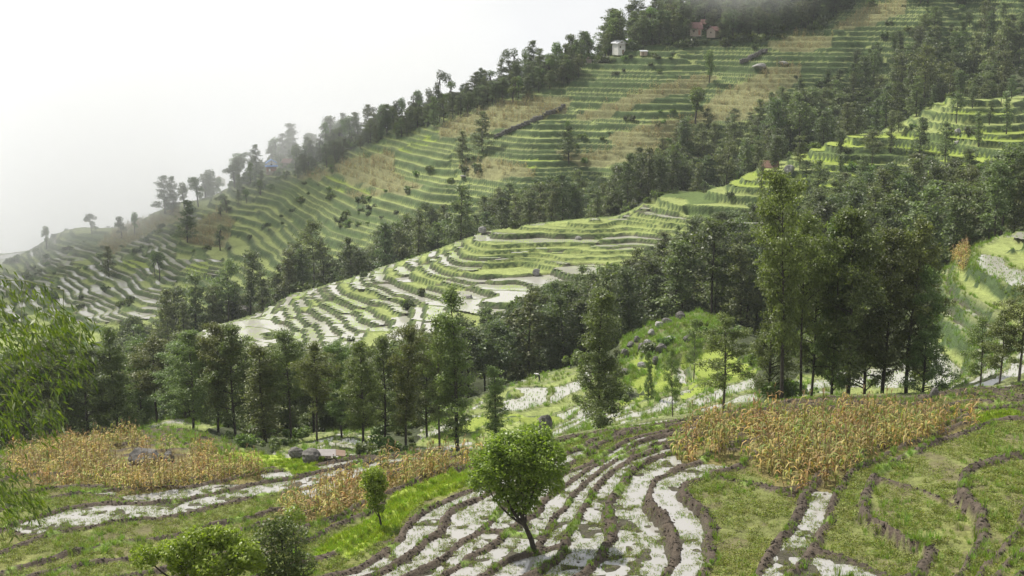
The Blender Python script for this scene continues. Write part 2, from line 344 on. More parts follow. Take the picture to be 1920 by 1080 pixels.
def mat_ground():
    m = newmat('ground_cover'); b = NB(m); P = pos(b)
    at = b.n('ShaderNodeAttribute', attribute_name='Col')
    n1 = b.noise(1.3, 5, P, .7); n2 = b.noise(7.0, 3, P, .7); n3 = b.noise(.12, 2, P)
    c = b.mix(1.0, at.outputs['Color'], b.ramp(n1, [(.25, .62), (.5, 1.0), (.75, 1.45)]), 'MULTIPLY')
    c = b.mix(1.0, c, b.ramp(n2, [(.25, .6), (.5, 1.0), (.75, 1.4)]), 'MULTIPLY')
    c = b.mix(1.0, c, b.ramp(n3, [(.3, .85), (.7, 1.15)]), 'MULTIPLY')
    bs = b.n('ShaderNodeBsdfPrincipled'); b.l(c, bs.inputs['Base Color']); bs.inputs['Roughness'].default_value = .9; bs.inputs['Specular IOR Level'].default_value = .15
    bp = b.n('ShaderNodeBump'); bp.inputs['Strength'].default_value = .6; bp.inputs['Distance'].default_value = .25
    b.l(b.math('ADD', n1, b.math('MULTIPLY', n2, .5)), bp.inputs['Height']); b.l(bp.outputs[0], bs.inputs['Normal'])
    o = b.n('ShaderNodeOutputMaterial'); b.l(bs.outputs[0], o.inputs[0]); return m

def mat_water(name, rice, rows, silt_sheen=(.33, .32, .28)):
    """Shallow standing water over mud with rice seedlings set in rows; rice = share that reads as green."""
    m = newmat(name); b = NB(m); P = pos(b)
    wat = b.n('ShaderNodeBsdfPrincipled'); wat.inputs['Base Color'].default_value = (*silt_sheen, 1); wat.inputs['Roughness'].default_value = .06; wat.inputs['IOR'].default_value = 1.55  # silty base colour painted paler to stand in for the white sky's reflection
    wat.inputs['Specular IOR Level'].default_value = .5
    bp = b.n('ShaderNodeBump'); bp.inputs['Strength'].default_value = .08; bp.inputs['Distance'].default_value = .02; b.l(b.noise(4.0, 2, P), bp.inputs['Height']); b.l(bp.outputs[0], wat.inputs['Normal'])
    gr = b.n('ShaderNodeBsdfPrincipled'); gr.inputs['Roughness'].default_value = .7; gr.inputs['Specular IOR Level'].default_value = .2
    b.l(b.ramp(b.noise(1.1, 3, P), [(.3, (.13, .19, .03)), (.7, (.24, .31, .06))]), gr.inputs['Base Color'])
    mp = b.n('ShaderNodeMapping'); mp.inputs['Scale'].default_value = (1, 1, 0); b.l(P, mp.inputs['Vector'])
    vo = b.n('ShaderNodeTexVoronoi'); vo.inputs['Scale'].default_value = rows; vo.inputs['Randomness'].default_value = .55; b.l(mp.outputs[0], vo.inputs['Vector'])
    big = b.noise(.16, 3, P, .6)
    oi = b.n('ShaderNodeObjectInfo')
    thr = b.math('ADD', b.math('MULTIPLY', b.math('SUBTRACT', big, .5), .9), b.math('MULTIPLY', b.math('SUBTRACT', oi.outputs['Random'], .5), .35))
    thr = b.math('ADD', thr, rice)
    fac = b.math('LESS_THAN', vo.outputs['Distance'], thr)
    mx = b.n('ShaderNodeMixShader'); b.l(fac, mx.inputs[0]); b.l(wat.outputs[0], mx.inputs[1]); b.l(gr.outputs[0], mx.inputs[2])
    o = b.n('ShaderNodeOutputMaterial'); b.l(mx.outputs[0], o.inputs[0]); return m

def mat_leafy(name, c1, c2, trans=.35, rough=.55, rnd=.25, spec=.3):
    """Foliage: every leaf (mesh island) has its own tone, every plant its own cast; light also passes through the blade."""
    m = newmat(name); b = NB(m)
    ge = b.n('ShaderNodeNewGeometry'); oi = b.n('ShaderNodeObjectInfo')
    c = b.mix(ge.outputs['Random Per Island'], c1, c2)
    hs = b.n('ShaderNodeHueSaturation'); b.l(c, hs.inputs['Color'])
    b.l(b.math('ADD', b.math('MULTIPLY', oi.outputs['Random'], .05), .475), hs.inputs['Hue'])
    b.l(b.math('ADD', b.math('MULTIPLY', oi.outputs['Random'], rnd * 2), 1 - rnd), hs.inputs['Value'])
    df = b.n('ShaderNodeBsdfPrincipled'); b.l(hs.outputs[0], df.inputs['Base Color']); df.inputs['Roughness'].default_value = rough; df.inputs['Specular IOR Level'].default_value = spec
    tr = b.n('ShaderNodeBsdfTranslucent'); b.l(b.mix(1.0, hs.outputs[0], (1.5, 1.7, .6), 'MULTIPLY'), tr.inputs['Color'])
    mx = b.n('ShaderNodeMixShader'); mx.inputs[0].default_value = trans; b.l(df.outputs[0], mx.inputs[1]); b.l(tr.outputs[0], mx.inputs[2])
    o = b.n('ShaderNodeOutputMaterial'); b.l(mx.outputs[0], o.inputs[0]); return m
def mat_plain(name, c1, c2, scale=3.0, rough=.85, bump=.4):
    m = newmat(name); b = NB(m); tc = b.n('ShaderNodeTexCoord').outputs['Object']
    n = b.noise(scale, 5, tc, .65)
    bs = b.n('ShaderNodeBsdfPrincipled'); b.l(b.ramp(n, [(.3, c1), (.7, c2)]), bs.inputs['Base Color']); bs.inputs['Roughness'].default_value = rough; bs.inputs['Specular IOR Level'].default_value = .25
    bp = b.n('ShaderNodeBump'); bp.inputs['Strength'].default_value = bump; bp.inputs['Distance'].default_value = .05; b.l(n, bp.inputs['Height']); b.l(bp.outputs[0], bs.inputs['Normal'])
    o = b.n('ShaderNodeOutputMaterial'); b.l(bs.outputs[0], o.inputs[0]); return m
M_GROUND = mat_ground()
M_WATER_NEAR = mat_water('flooded_paddy_near', .0, 5.0, (.30, .29, .27))
M_WATER_B = mat_water('flooded_paddy_rows', .21, 3.6)
M_WATER_C = mat_water('flooded_paddy', .35, 2.2)
M_WATER_D = mat_water('flooded_paddy_far', .26, 1.6)

def mesh_obj(name, verts, faces, mat=None, parent=None, smooth=False):
    me = bpy.data.meshes.new(name)
    if isinstance(verts, np.ndarray) and isinstance(faces, np.ndarray) and faces.ndim == 2:
        nv, nf, k = len(verts), len(faces), faces.shape[1]
        me.vertices.add(nv); me.vertices.foreach_set('co', verts.astype(np.float32).ravel())
        me.loops.add(nf * k); me.loops.foreach_set('vertex_index', faces.astype(np.int32).ravel())
        me.polygons.add(nf); me.polygons.foreach_set('loop_start', np.arange(0, nf * k, k, dtype=np.int32))
        me.update(calc_edges=True)
    else: me.from_pydata([tuple(v) for v in verts], [], [tuple(f) for f in faces]); me.update()
    if mat: me.materials.append(mat)
    if smooth: me.polygons.foreach_set('use_smooth', np.ones(len(me.polygons), bool))
    o = bpy.data.objects.new(name, me); COL.objects.link(o)
    if parent: o.parent = parent
    return o
def tag(o, label=None, cat=None, group=None, kind=None):
    if label: o['label'] = label
    if cat: o['category'] = cat
    if group: o['group'] = group
    if kind: o['kind'] = kind
    return o

ALB = {CLS_GRASS: (.085, .12, .035), CLS_WATER: (.07, .065, .045), CLS_RICE: (.25, .32, .05), CLS_PALE: (.21, .245, .08), CLS_CORN: (.15, .13, .05), CLS_WEED: (.15, .165, .055), CLS_FOREST: (.05, .06, .028), CLS_BUND: (.085, .068, .05)}
GRIDS = []
def build_ground(name, x0, x1, dx, y0, y1, dy, sink=None):
    xs = np.arange(x0, x1 + dx * .5, dx); ys = np.arange(y0, y1 + dy * .5, dy)
    X, Y = np.meshgrid(xs, ys); g = shape_land(X, Y)
    Z = g['Z']
    if sink is not None: Z = Z - sink(X, Y); g['Z'] = Z
    m, n = X.shape; idx = np.arange(m * n).reshape(m, n)
    f = np.stack([idx[:-1, :-1], idx[:-1, 1:], idx[1:, 1:], idx[1:, :-1]], -1)
    keep = (np.abs(g['u'] - 960) < 960 * 1.28) ; kq = keep[:-1, :-1] | keep[1:, 1:]
    fk = f[kq]
    used = np.unique(fk); remap = np.full(m * n, -1); remap[used] = np.arange(len(used))
    verts = np.stack([X, Y, Z], -1).reshape(-1, 3)[used]
    o = mesh_obj(name, verts, remap[fk], M_GROUND, smooth=True); o['kind'] = 'structure'
    # colours of the ground cover
    tab = np.array([ALB[i] for i in range(8)]); c = tab[np.clip(g['cls'], 0, 7)]
    zA = (g['zone'] == 0)[..., None]; rz = g['riser'][..., None]; bk = g['bank'][..., None]
    vA = fbm(X / 2.2, Y / 2.2, 91)[..., None]
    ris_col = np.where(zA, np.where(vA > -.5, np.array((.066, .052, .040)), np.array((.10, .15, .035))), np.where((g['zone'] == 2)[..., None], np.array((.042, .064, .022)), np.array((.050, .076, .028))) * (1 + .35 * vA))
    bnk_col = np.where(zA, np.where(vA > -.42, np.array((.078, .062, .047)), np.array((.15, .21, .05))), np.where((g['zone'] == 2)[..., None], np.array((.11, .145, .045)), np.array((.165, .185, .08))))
    bare = sstep(.18, .42, fbm(X / 1.9, Y / 1.9, 98))[..., None] * .65; yel = sstep(-.2, .5, fbm(X / 6, Y / 6, 99))[..., None]
    wd_ = (g['cls'] == CLS_WEED)[..., None] | ((g['cls'] == CLS_GRASS) & (Y > 125) & (Y < 228))[..., None]
    c = np.where(wd_, (c * (1 - .35 * yel) + np.array((.20, .19, .06)) * .35 * yel) * (1 - bare) + np.array((.12, .098, .06)) * bare, c)
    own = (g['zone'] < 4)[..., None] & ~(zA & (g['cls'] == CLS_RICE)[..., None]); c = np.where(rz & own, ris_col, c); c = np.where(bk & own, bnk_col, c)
    c = np.where((g['cls'] == CLS_CORN)[..., None] & (g['zone'] == 3)[..., None], np.array((.165, .165, .075)), c)
    me = o.data; ca = me.color_attributes.new('Col', 'FLOAT_COLOR', 'POINT')
    cc = np.ones((len(used), 4), np.float32); cc[:, :3] = c.reshape(-1, 3)[used]; ca.data.foreach_set('color', cc.ravel())
    g['kq'] = kq; g['obj'] = o; g['dx'] = dx; g['dy'] = dy; GRIDS.append(g)
    # every flooded or newly sown terrace is a piece of its own
    wm = np.isin(g['cls'], (CLS_WATER, CLS_RICE)) & (g['zone'] < 4) & ~g['riser']
    wv = wm & ~g['bank']; core = wv[:-1, :-1] & wv[1:, :-1] & wv[:-1, 1:] & wv[1:, 1:] & kq
    qid = g['cell'][:-1, :-1] * 16 + g['cls'][:-1, :-1]
    same = (g['cell'][:-1, :-1] == g['cell'][1:, 1:]) & (g['cell'][:-1, :-1] == g['cell'][1:, :-1]) & (g['cell'][:-1, :-1] == g['cell'][:-1, 1:])
    core &= same
    lab = np.where(core, qid, -1)
    for it in range(1):                                      # spread one cell into the banks so that the bank cuts the shoreline
        for ax, sft in ((0, 1), (0, -1), (1, 1), (1, -1)):
            r = np.roll(lab, sft, ax); lab = np.where((lab < 0) & (r >= 0) & kq, r, lab)
    ii, jj = np.nonzero(lab >= 0); labs = lab[ii, jj]
    order = np.argsort(labs, kind='stable'); ii, jj, labs = ii[order], jj[order], labs[order]
    starts = np.flatnonzero(np.r_[True, labs[1:] != labs[:-1]]); ends = np.r_[starts[1:], len(labs)]
    wmat = {0: M_WATER_NEAR, 1: M_WATER_B, 2: M_WATER_C, 3: M_WATER_D}
    for s0, s1 in zip(starts, ends):
        if s1 - s0 < 14: continue
        if int(labs[s0] % 16) == CLS_RICE and g['zone'][ii[s0], jj[s0]] == 0: continue
        a, bq = ii[s0:s1], jj[s0:s1]; z = int(np.clip(np.median(g['zone'][a, bq]), 0, 3)); cl = int(labs[s0] % 16)
        lo = np.median(g['Lo'][a, bq]); fq = f[a, bq]; us = np.unique(fq); rm = {int(q): i for i, q in enumerate(us)}
        px = X.ravel()[us]; py = Y.ravel()[us]
        if cl == CLS_WATER:
            pz = np.full(len(us), lo + (.07 if z else .03 + .04 * float(_hash(np.array(int(labs[s0]) // 16), np.array(5), 3) - .5))); nm, mt = 'paddy_water', wmat[z]
        else:
            pz = lo + .16 + .06 * vnoise(px * 2.2, py * 2.2, 77); nm, mt = 'rice_patch', M_RICE
        if sink is not None: pz = pz - sink(px, py)
        ff = np.searchsorted(us, fq)
        mesh_obj(nm, np.stack([px, py, pz], -1), ff, mt, o, smooth=(cl != CLS_WATER))
    return o
def mat_rice():
    m = newmat('young_rice'); b = NB(m); P = pos(b)
    n1 = b.noise(2.6, 4, P, .7); n2 = b.noise(14, 2, P, .7); n3 = b.noise(.25, 2, P)
    c = b.ramp(n1, [(.3, (.21, .28, .045)), (.7, (.32, .38, .07))]); c = b.mix(1.0, c, b.ramp(n2, [(.3, .6), (.7, 1.25)]), 'MULTIPLY')
    oi = b.n('ShaderNodeObjectInfo'); hs = b.n('ShaderNodeHueSaturation'); b.l(c, hs.inputs['Color']); b.l(b.math('ADD', b.math('MULTIPLY', oi.outputs['Random'], .4), .75), hs.inputs['Value'])
    bs = b.n('ShaderNodeBsdfPrincipled'); b.l(hs.outputs[0], bs.inputs['Base Color']); bs.inputs['Roughness'].default_value = .8; bs.inputs['Specular IOR Level'].default_value = .2
    bp = b.n('ShaderNodeBump'); bp.inputs['Strength'].default_value = .8; bp.inputs['Distance'].default_value = .15; b.l(n2, bp.inputs['Height']); b.l(bp.outputs[0], bs.inputs['Normal'])
    o = b.n('ShaderNodeOutputMaterial'); b.l(bs.outputs[0], o.inputs[0]); return m
M_RICE = mat_rice()
def apron_z(X, Y):
    h = H0(X, np.full(np.shape(X), 53.0)); return -2.2 + (h + 2.2) * (np.maximum(Y, 0) / 53.0) ** .8
def apron():
    xs = np.arange(-60, 60.1, 1.5); ys = np.arange(-6, 53.1, 1.0); X, Y = np.meshgrid(xs, ys); Z = apron_z(X, Y) + .3 * fbm(X / 4, Y / 4, 71) - .4
    m, n = X.shape; idx = np.arange(m * n).reshape(m, n); f = np.stack([idx[:-1, :-1], idx[:-1, 1:], idx[1:, 1:], idx[1:, :-1]], -1).reshape(-1, 4)
    o = mesh_obj('slope_below_camera', np.stack([X, Y, Z], -1).reshape(-1, 3), f, M_GROUND, smooth=True); o['kind'] = 'structure'
    ca = o.data.color_attributes.new('Col', 'FLOAT_COLOR', 'POINT'); ca.data.foreach_set('color', np.tile(np.array((.1, .13, .04, 1), np.float32), m * n))
apron()
g_near = build_ground('foreground_hillside', -64, 64, .22, 52, 128, .22)
g_mid = build_ground('valley_bench', -100, 100, .45, 127, 232, .45, lambda X, Y: .5 * (1 - sstep(127, 128.4, Y)))
g_spur = build_ground('middle_spur', -150, 200, .75, 230, 396, .5, lambda X, Y: .8 * (1 - sstep(230, 232, Y)))
g_far = build_ground('far_hillside', -290, 260, .65, 394, 650, .5, lambda X, Y: .8 * (1 - sstep(394, 396, Y)))
# ------------------------------------------------------------------ plants
def ground_z(x, y):
    for g in GRIDS:
        X0, X1, Y0, Y1 = g['X'][0, 0], g['X'][0, -1], g['Y'][0, 0], g['Y'][-1, 0]
        if X0 <= x <= X1 and Y0 <= y <= Y1 - g['dy']:
            i = int(round((y - Y0) / g['dy'])); j = int(round((x - X0) / g['dx'])); return float(g['Z'][i, j])
    if y < 52: return float(apron_z(np.array([float(x)]), np.array([float(y)]))[0]) - .4
    return float(H0(np.array([x]), np.array([y]))[0])
def place(u, Y):
    z = float(H0(np.array([(u - 960) / F * Y]), np.array([Y]))[0]); x = 0
    for _ in range(4):
        x = (u - 960) / F * (Y * CP - z * SP); z = ground_z(x, Y)
    return x, Y, z
def zpix(v, Y): return unproj(960, v, Y)[2]

class MB:
    def __init__(s): s.v = []; s.f3 = []; s.f4 = []; s.n = 0
    def add(s, v, f):
        f = np.asarray(f); v = np.asarray(v, float)
        (s.f4 if f.shape[1] == 4 else s.f3).append(f + s.n); s.v.append(v); s.n += len(v)
    def tube(s, pts, rad, sides=6, cap=False):
        pts = np.asarray(pts, float); n = len(pts); a = np.linspace(0, 2 * math.pi, sides, endpoint=False)
        d = np.gradient(pts, axis=0); d /= np.linalg.norm(d, axis=1)[:, None] + 1e-9
        ref = np.where(np.abs(d[:, 2:3]) > .9, np.array([[1., 0, 0]]), np.array([[0, 0, 1.]]))
        e1 = np.cross(d, ref); e1 /= np.linalg.norm(e1, axis=1)[:, None] + 1e-9; e2 = np.cross(d, e1)
        r = np.asarray(rad, float)[:, None, None]
        v = pts[:, None, :] + r * (np.cos(a)[None, :, None] * e1[:, None, :] + np.sin(a)[None, :, None] * e2[:, None, :])
        i = np.arange(n - 1)[:, None] * sides; j = np.arange(sides)[None, :]; j2 = (j + 1) % sides
        f = np.stack([i + j, i + j2, i + sides + j2, i + sides + j], -1).reshape(-1, 4)
        s.add(v.reshape(-1, 3), f)
    def leaves(s, c, size, rg, up=.5, aspect=.55, droop=0.0, dirs=None):
        """rhombic leaves, one island each, at centres c"""
        n = len(c)
        nrm = rg.normal(size=(n, 3)); nrm[:, 2] = np.abs(nrm[:, 2]) + up; nrm /= np.linalg.norm(nrm, axis=1)[:, None]
        t = rg.normal(size=(n, 3)) if dirs is None else dirs + .5 * rg.normal(size=(n, 3)); t[:, 2] -= droop
        t -= nrm * np.sum(t * nrm, 1)[:, None]; t /= np.linalg.norm(t, axis=1)[:, None] + 1e-9
        w = np.cross(nrm, t); sz = (size * rg.uniform(.65, 1.35, n))[:, None]
        v = np.stack([c - t * sz * .5, c + w * sz * aspect * .5 + nrm * sz * .08, c + t * sz * .5, c - w * sz * aspect * .5 + nrm * sz * .08], 1).reshape(-1, 3)
        f = np.arange(n)[:, None] * 4 + np.arange(4)[None, :]
        s.add(v, f)
    def mesh(s, name, mat, smooth=False):
        me = bpy.data.meshes.new(name); v = np.concatenate(s.v)
        if s.f3:
            f3 = np.concatenate(s.f3); f4 = np.concatenate(s.f4) if s.f4 else np.zeros((0, 4), int)
            li = np.concatenate([f4.ravel(), f3.ravel()]); ls = np.concatenate([np.arange(len(f4)) * 4, len(f4) * 4 + np.arange(len(f3)) * 3])
        else:
            f4 = np.concatenate(s.f4); li = f4.ravel(); ls = np.arange(len(f4)) * 4
        me.vertices.add(len(v)); me.vertices.foreach_set('co', v.astype(np.float32).ravel())
        me.loops.add(len(li)); me.loops.foreach_set('vertex_index', li.astype(np.int32))
        me.polygons.add(len(ls)); me.polygons.foreach_set('loop_start', ls.astype(np.int32)); me.update(calc_edges=True)
        if smooth: me.polygons.foreach_set('use_smooth', np.ones(len(ls), bool))
        me.materials.append(mat); return me

M_BARK = mat_plain('bark', (.028, .024, .02), (.075, .064, .052), 6, .9, .6)
M_BARK_PALE = mat_plain('bark_pale', (.06, .052, .042), (.14, .12, .10), 6, .9, .6)
M_ALDER = mat_leafy('alder_leaves', (.060, .086, .028), (.165, .205, .066), .33, .5, .34, .5)
M_ALDER_FAR = mat_leafy('alder_leaves_far', (.070, .094, .042), (.168, .195, .080), .30, .55, .22, .4)
M_ALDER_L = mat_leafy('alder_leaves_light', (.075, .100, .028), (.175, .205, .060), .34, .5, .25, .5)
M_CORN_FAR = mat_leafy('corn_leaves_far', (.17, .18, .085), (.36, .27, .15), .3, .6, .25, .2)
M_DARK = mat_leafy('dark_leaves', (.050, .070, .034), (.105, .130, .054), .35, .5, .25, .4)
M_BRIGHT = mat_leafy('fresh_leaves', (.125, .185, .030), (.25, .33, .06), .42, .42, .1, .5)
M_LIME = mat_leafy('lime_leaves', (.14, .195, .022), (.27, .34, .045), .4, .45, .1, .45)
M_OLIVE = mat_leafy('olive_leaves', (.045, .07, .012), (.12, .13, .03), .3, .5, .15, .4)
M_BAMBOO = mat_leafy('bamboo_leaves', (.04, .08, .014), (.125, .175, .03), .45, .4, .1, .5)
M_CULM = mat_plain('bamboo_culm', (.10, .14, .04), (.20, .20, .07), 4, .5, .1)
M_SHRUB = mat_leafy('shrub_leaves', (.06, .095, .025), (.14, .185, .05), .35, .5, .3, .35)
M_GRASS = mat_leafy('grass_blades', (.10, .16, .03), (.22, .30, .06), .35, .5, .25, .3)
M_WEED = mat_leafy('weed_leaves', (.12, .155, .035), (.25, .26, .075), .35, .6, .25, .3)
M_CORN = mat_leafy('corn_leaves', (.12, .175, .04), (.40, .29, .12), .3, .6, .35, .25)
M_CORN_DRY = mat_leafy('corn_leaves_dry', (.25, .20, .075), (.42, .24, .095), .3, .6, .35, .25)
M_STALK = mat_plain('corn_stalk', (.17, .13, .05), (.28, .19, .08), 3, .7, .1)
M_TASSEL = mat_plain('corn_tassel', (.28, .20, .10), (.42, .30, .16), 3, .8, .1)

def alder(seed, hi, shape='column'):
    """Unit: metres, 14 m tall. Returns trunk mesh and crown mesh."""
    rg = np.random.default_rng(seed); Ht = 14.0; tb = MB(); cb = MB()
    n = 11; t = np.linspace(0, 1, n); bend = rg.normal(0, .32, 2)
    path = np.stack([bend[0] * t * t + .12 * np.sin(t * 5 + seed), bend[1] * t * t + .12 * np.cos(t * 4 + seed), t * Ht], 1)
    tb.tube(path, .19 * (1 - t) ** .8 + .022, 7 if hi else 5)
    nl = {'column': 58, 'crown': 46, 'bushy': 70, 'slim': 46, 'tall': 62, 'open': 34}[shape]
    t0 = {'column': .14, 'crown': .42, 'bushy': .06, 'slim': .10, 'tall': .22, 'open': .3}[shape]
    Rm = {'column': 3.6, 'crown': 4.3, 'bushy': 4.1, 'slim': 1.7, 'tall': 3.8, 'open': 3.8}[shape]
    C = []
    for i in range(nl):
        tt = t0 + (1 - t0) * ((i + rg.random()) / nl) ** .9
        q = (tt - t0) / (1 - t0)
        prof = {'column': (.5 + .5 * math.sin(min(1, q * 1.15) * math.pi) ** .7 + .16 * math.sin(q * 17 + seed)) * (1 - q ** 7 * .6), 'crown': math.sin((.12 + .86 * q) * math.pi) ** .6, 'bushy': (1 - q) ** .45 * (.85 + .2 * math.sin(q * 9)),
                'slim': (.8 + .3 * math.sin(q * 11 + seed)) * (1 - q ** 5 * .6), 'tall': (.42 + .25 * math.sin(q * 7 + seed) + .45 * q) * (1 - q ** 9 * .55), 'open': math.sin((.15 + .8 * q) * math.pi) ** .7}[shape]
        L = Rm * prof * rg.uniform(.55, 1.15) + .25
        p0 = np.array([np.interp(tt, t, path[:, k]) for k in range(3)]); az = rg.uniform(0, 2 * math.pi); el = rg.uniform(.15, .85) + (.5 if q > .85 else 0)
        m = 5; s = np.linspace(0, 1, m)[:, None]; dirv = np.array([math.cos(az) * math.cos(el), math.sin(az) * math.cos(el), math.sin(el)])
        pts = p0 + dirv * L * s + np.array([0, 0, -.18 * L]) * s ** 2 + rg.normal(0, .04 * L, (m, 3)) * s
        r0 = .045 * (1 - .5 * tt) * (L / 2.0) ** .5 + .012
        tb.tube(pts, np.linspace(r0, .008, m), 4 if hi else 3)
        nc = int((4 + L * 3.4) if hi else (3 + L * 1.9))
        for c in range(nc):
            a = rg.uniform(.25, 1.08) ** .8; cp = np.array([np.interp(a, s[:, 0], pts[:, k]) for k in range(3)]) + rg.normal(0, .13 * L ** .5 + .06, 3) * np.array([1.2, 1.2, .8])
            k = rg.integers(18, 34) if hi else rg.integers(6, 11)
            C.append(cp + rg.normal(0, 1, (k, 3)) * np.array([.30, .30, .13]) * (1 if hi else 1.25))
    C = np.concatenate(C)
    cb.leaves(C, .23 if hi else .44, rg, .6, .62)
    return tb, cb

def ball_tree(seed, blobs, trunk, leaf, dens, limb_r=.09):
    """Tree whose limbs end in dense leaf heads. blobs: (x,y,z,r); trunk: list of points."""
    rg = np.random.default_rng(seed); tb = MB(); cb = MB()
    trunk = np.asarray(trunk, float); n = len(trunk)
    tb.tube(trunk, np.linspace(limb_r * 2.0, limb_r * 1.1, n), 9)
    top = trunk[-1]; C = []
    for (x, y, z, r) in blobs:
        c = np.array([x, y, z]); st = trunk[max(0, n - 1 - int(rg.integers(0, 2)))]
        mid = st * .5 + c * .5 + np.array([0, 0, -.22 * np.linalg.norm(c - st)]) + rg.normal(0, .06, 3)
        s = np.linspace(0, 1, 7)[:, None]; pts = (1 - s) ** 2 * st + 2 * s * (1 - s) * mid + s ** 2 * c
        tb.tube(pts, np.linspace(limb_r * .9, limb_r * .25, 7), 6)
        for q in range(4):
            d = rg.normal(size=3); d /= np.linalg.norm(d); e = c + d * r * .8
            tb.tube(np.stack([pts[5], (pts[5] + e) / 2 + rg.normal(0, .05, 3), e]), [limb_r * .3, limb_r * .2, .006], 4)
        k = int(dens * r * r); d = rg.normal(size=(k, 3)); d /= np.linalg.norm(d, axis=1)[:, None]
        lump = 1 + .16 * np.sin(d[:, 0] * 5 + x * 3) * np.cos(d[:, 1] * 5 + y) + .13 * np.sin(d[:, 2] * 7 + d[:, 0] * 4)
        rad = r * lump * (rg.uniform(.0, 1, k) ** .22); p = c + d * rad[:, None] * np.array([1, 1, .85]); C.append(p[(d[:, 2] > -.75) | (rg.random(k) < .3)])
    C = np.concatenate(C); cb.leaves(C, leaf, rg, .55, .62)
    return tb, cb
def pollard(seed, hi=False):
    """Lopped fodder tree of the far slope: bare pole with uneven leafy heads, 8 m tall."""
    rg = np.random.default_rng(seed); Ht = 8.0
    n = 7; t = np.linspace(0, 1, n); b = rg.normal(0, .5, 2); path = np.stack([b[0] * t ** 2 + .15 * np.sin(5 * t + seed), b[1] * t ** 2, t * Ht * .86], 1)
    bl = []
    for i in range(rg.integers(7, 12)):
        tt = rg.uniform(.22, 1.0); p = np.array([np.interp(tt, t, path[:, k]) for k in range(3)]); r = rg.uniform(.7, 1.25) * (1.1 if tt > .7 else .9)
        bl.append((p[0] + rg.normal(0, .8), p[1] + rg.normal(0, .8), p[2] + rg.uniform(-.1, .5), r))
    bl.append((path[-1, 0], path[-1, 1], Ht * .92, 1.1))
    return ball_tree(seed, bl, path, .36, 170, .10)
def bush(seed, leaf=.26, n=900, w=1.0, h=1.0):
    rg = np.random.default_rng(seed); cb = MB(); C = []
    for i in range(9):
        c = np.array([rg.normal(0, .45 * w), rg.normal(0, .45 * w), rg.uniform(.2, .75) * h]); k = n // 9
        d = rg.normal(size=(k, 3)); d /= np.linalg.norm(d, axis=1)[:, None]; C.append(c + d * (rg.uniform(.25, .5) * w * rg.random(k) ** .3)[:, None])
    C = np.concatenate(C); C = C[C[:, 2] > -.05]; cb.leaves(C, leaf, rg, .5, .6); return cb
def grass_tuft(seed, n=16, h=.3, spread=.14, w=.02, lean=.5):
    rg = np.random.default_rng(seed); mb = MB()
    for i in range(n):
        a = rg.uniform(0, 6.28); r = spread * rg.random() ** .5; x, y = r * math.cos(a), r * math.sin(a); hh = h * rg.uniform(.55, 1.2); l = lean * hh * rg.uniform(.2, 1.1); b = a + rg.normal(0, .6)
        dx, dy = math.cos(b), math.sin(b); px, py = -dy * w, dx * w
        v = [(x - px, y - py, -.03), (x + px, y + py, -.03), (x + dx * l * .4 + px * .7, y + dy * l * .4 + py * .7, hh * .6), (x + dx * l * .4 - px * .7, y + dy * l * .4 - py * .7, hh * .6)]
        mb.add(v, [(0, 1, 2, 3)]); v2 = [v[3], v[2], (x + dx * l, y + dy * l, hh * .92)]; mb.add(v2, [(0, 1, 2)])
    return mb
def weed_tuft(seed, n=22, r=.26, h=.16):
    rg = np.random.default_rng(seed); mb = MB(); a = rg.uniform(0, 6.28, n); q = r * rg.random(n) ** .5
    C = np.stack([q * np.cos(a), q * np.sin(a), h * rg.random(n)], 1); mb.leaves(C, .11, rg, .3, .5); return mb
def corn(seed, hi=True):
    rg = np.random.default_rng(seed); st = MB(); lf = MB(); ta = MB(); H = rg.uniform(1.75, 2.15)
    lean = rg.normal(0, .10, 2); path = np.array([(0, 0, -.05), (lean[0] * .3, lean[1] * .3, H * .5), (lean[0], lean[1], H)])
    st.tube(path, [.022, .018, .010], 4)
    nl = 9 if hi else 6; a0 = rg.uniform(0, 6.28)
    for i in range(nl):
        tt = .18 + .72 * i / nl; p = np.array([np.interp(tt * H, path[:, 2], path[:, k]) for k in range(3)]); az = a0 + i * 2.75 + rg.normal(0, .35)
        L = rg.uniform(.5, .85) * (1 - .35 * abs(tt - .5)); d = np.array([math.cos(az), math.sin(az)]); w = .045; pr = np.array([-d[1], d[0], 0]) * w
        up = rg.uniform(.15, .5); dr = rg.uniform(.35, 1.0)
        c = [p, p + np.array([d[0] * L * .35, d[1] * L * .35, L * up * .8]), p + np.array([d[0] * L * .75, d[1] * L * .75, L * (up - .25 * dr)]), p + np.array([d[0] * L * .9, d[1] * L * .9, L * (up - 1.0 * dr)])]
        v = [c[0] - pr * .5, c[0] + pr * .5, c[1] + pr, c[1] - pr, c[2] + pr * .8, c[2] - pr * .8, c[3]]
        lf.add(v, [(0, 1, 2, 3), (3, 2, 4, 5)]); lf.f3.append(np.array([(5, 4, 6)]) + lf.n - len(v))
    for i in range(5 if hi else 3):
        az = rg.uniform(0, 6.28); e = path[2] + np.array([math.cos(az) * .12, math.sin(az) * .12, rg.uniform(.18, .3)]); b = path[2]; w = np.array([-math.sin(az), math.cos(az), 0]) * .012
        ta.add([b - w, b + w, e + w, e - w], [(0, 1, 2, 3)])
    return st, lf, ta
def join_mb(name, parts):
    """several builders with their own material -> one mesh"""
    big = MB(); mats = []; cnt3 = []; cnt4 = []
    me = bpy.data.meshes.new(name); v = []; f = []; mi = []; n = 0
    for k, (mb, mt) in enumerate(parts):
        vv = np.concatenate(mb.v); v.append(vv)
        for arr in (mb.f4, mb.f3):
            for q in arr:
                for face in q: f.append(tuple(int(i) + n for i in face)); mi.append(k)
        n += len(vv); me.materials.append(mt)
    me.from_pydata(np.concatenate(v).tolist(), [], f); me.polygons.foreach_set('material_index', mi); me.update(); return me

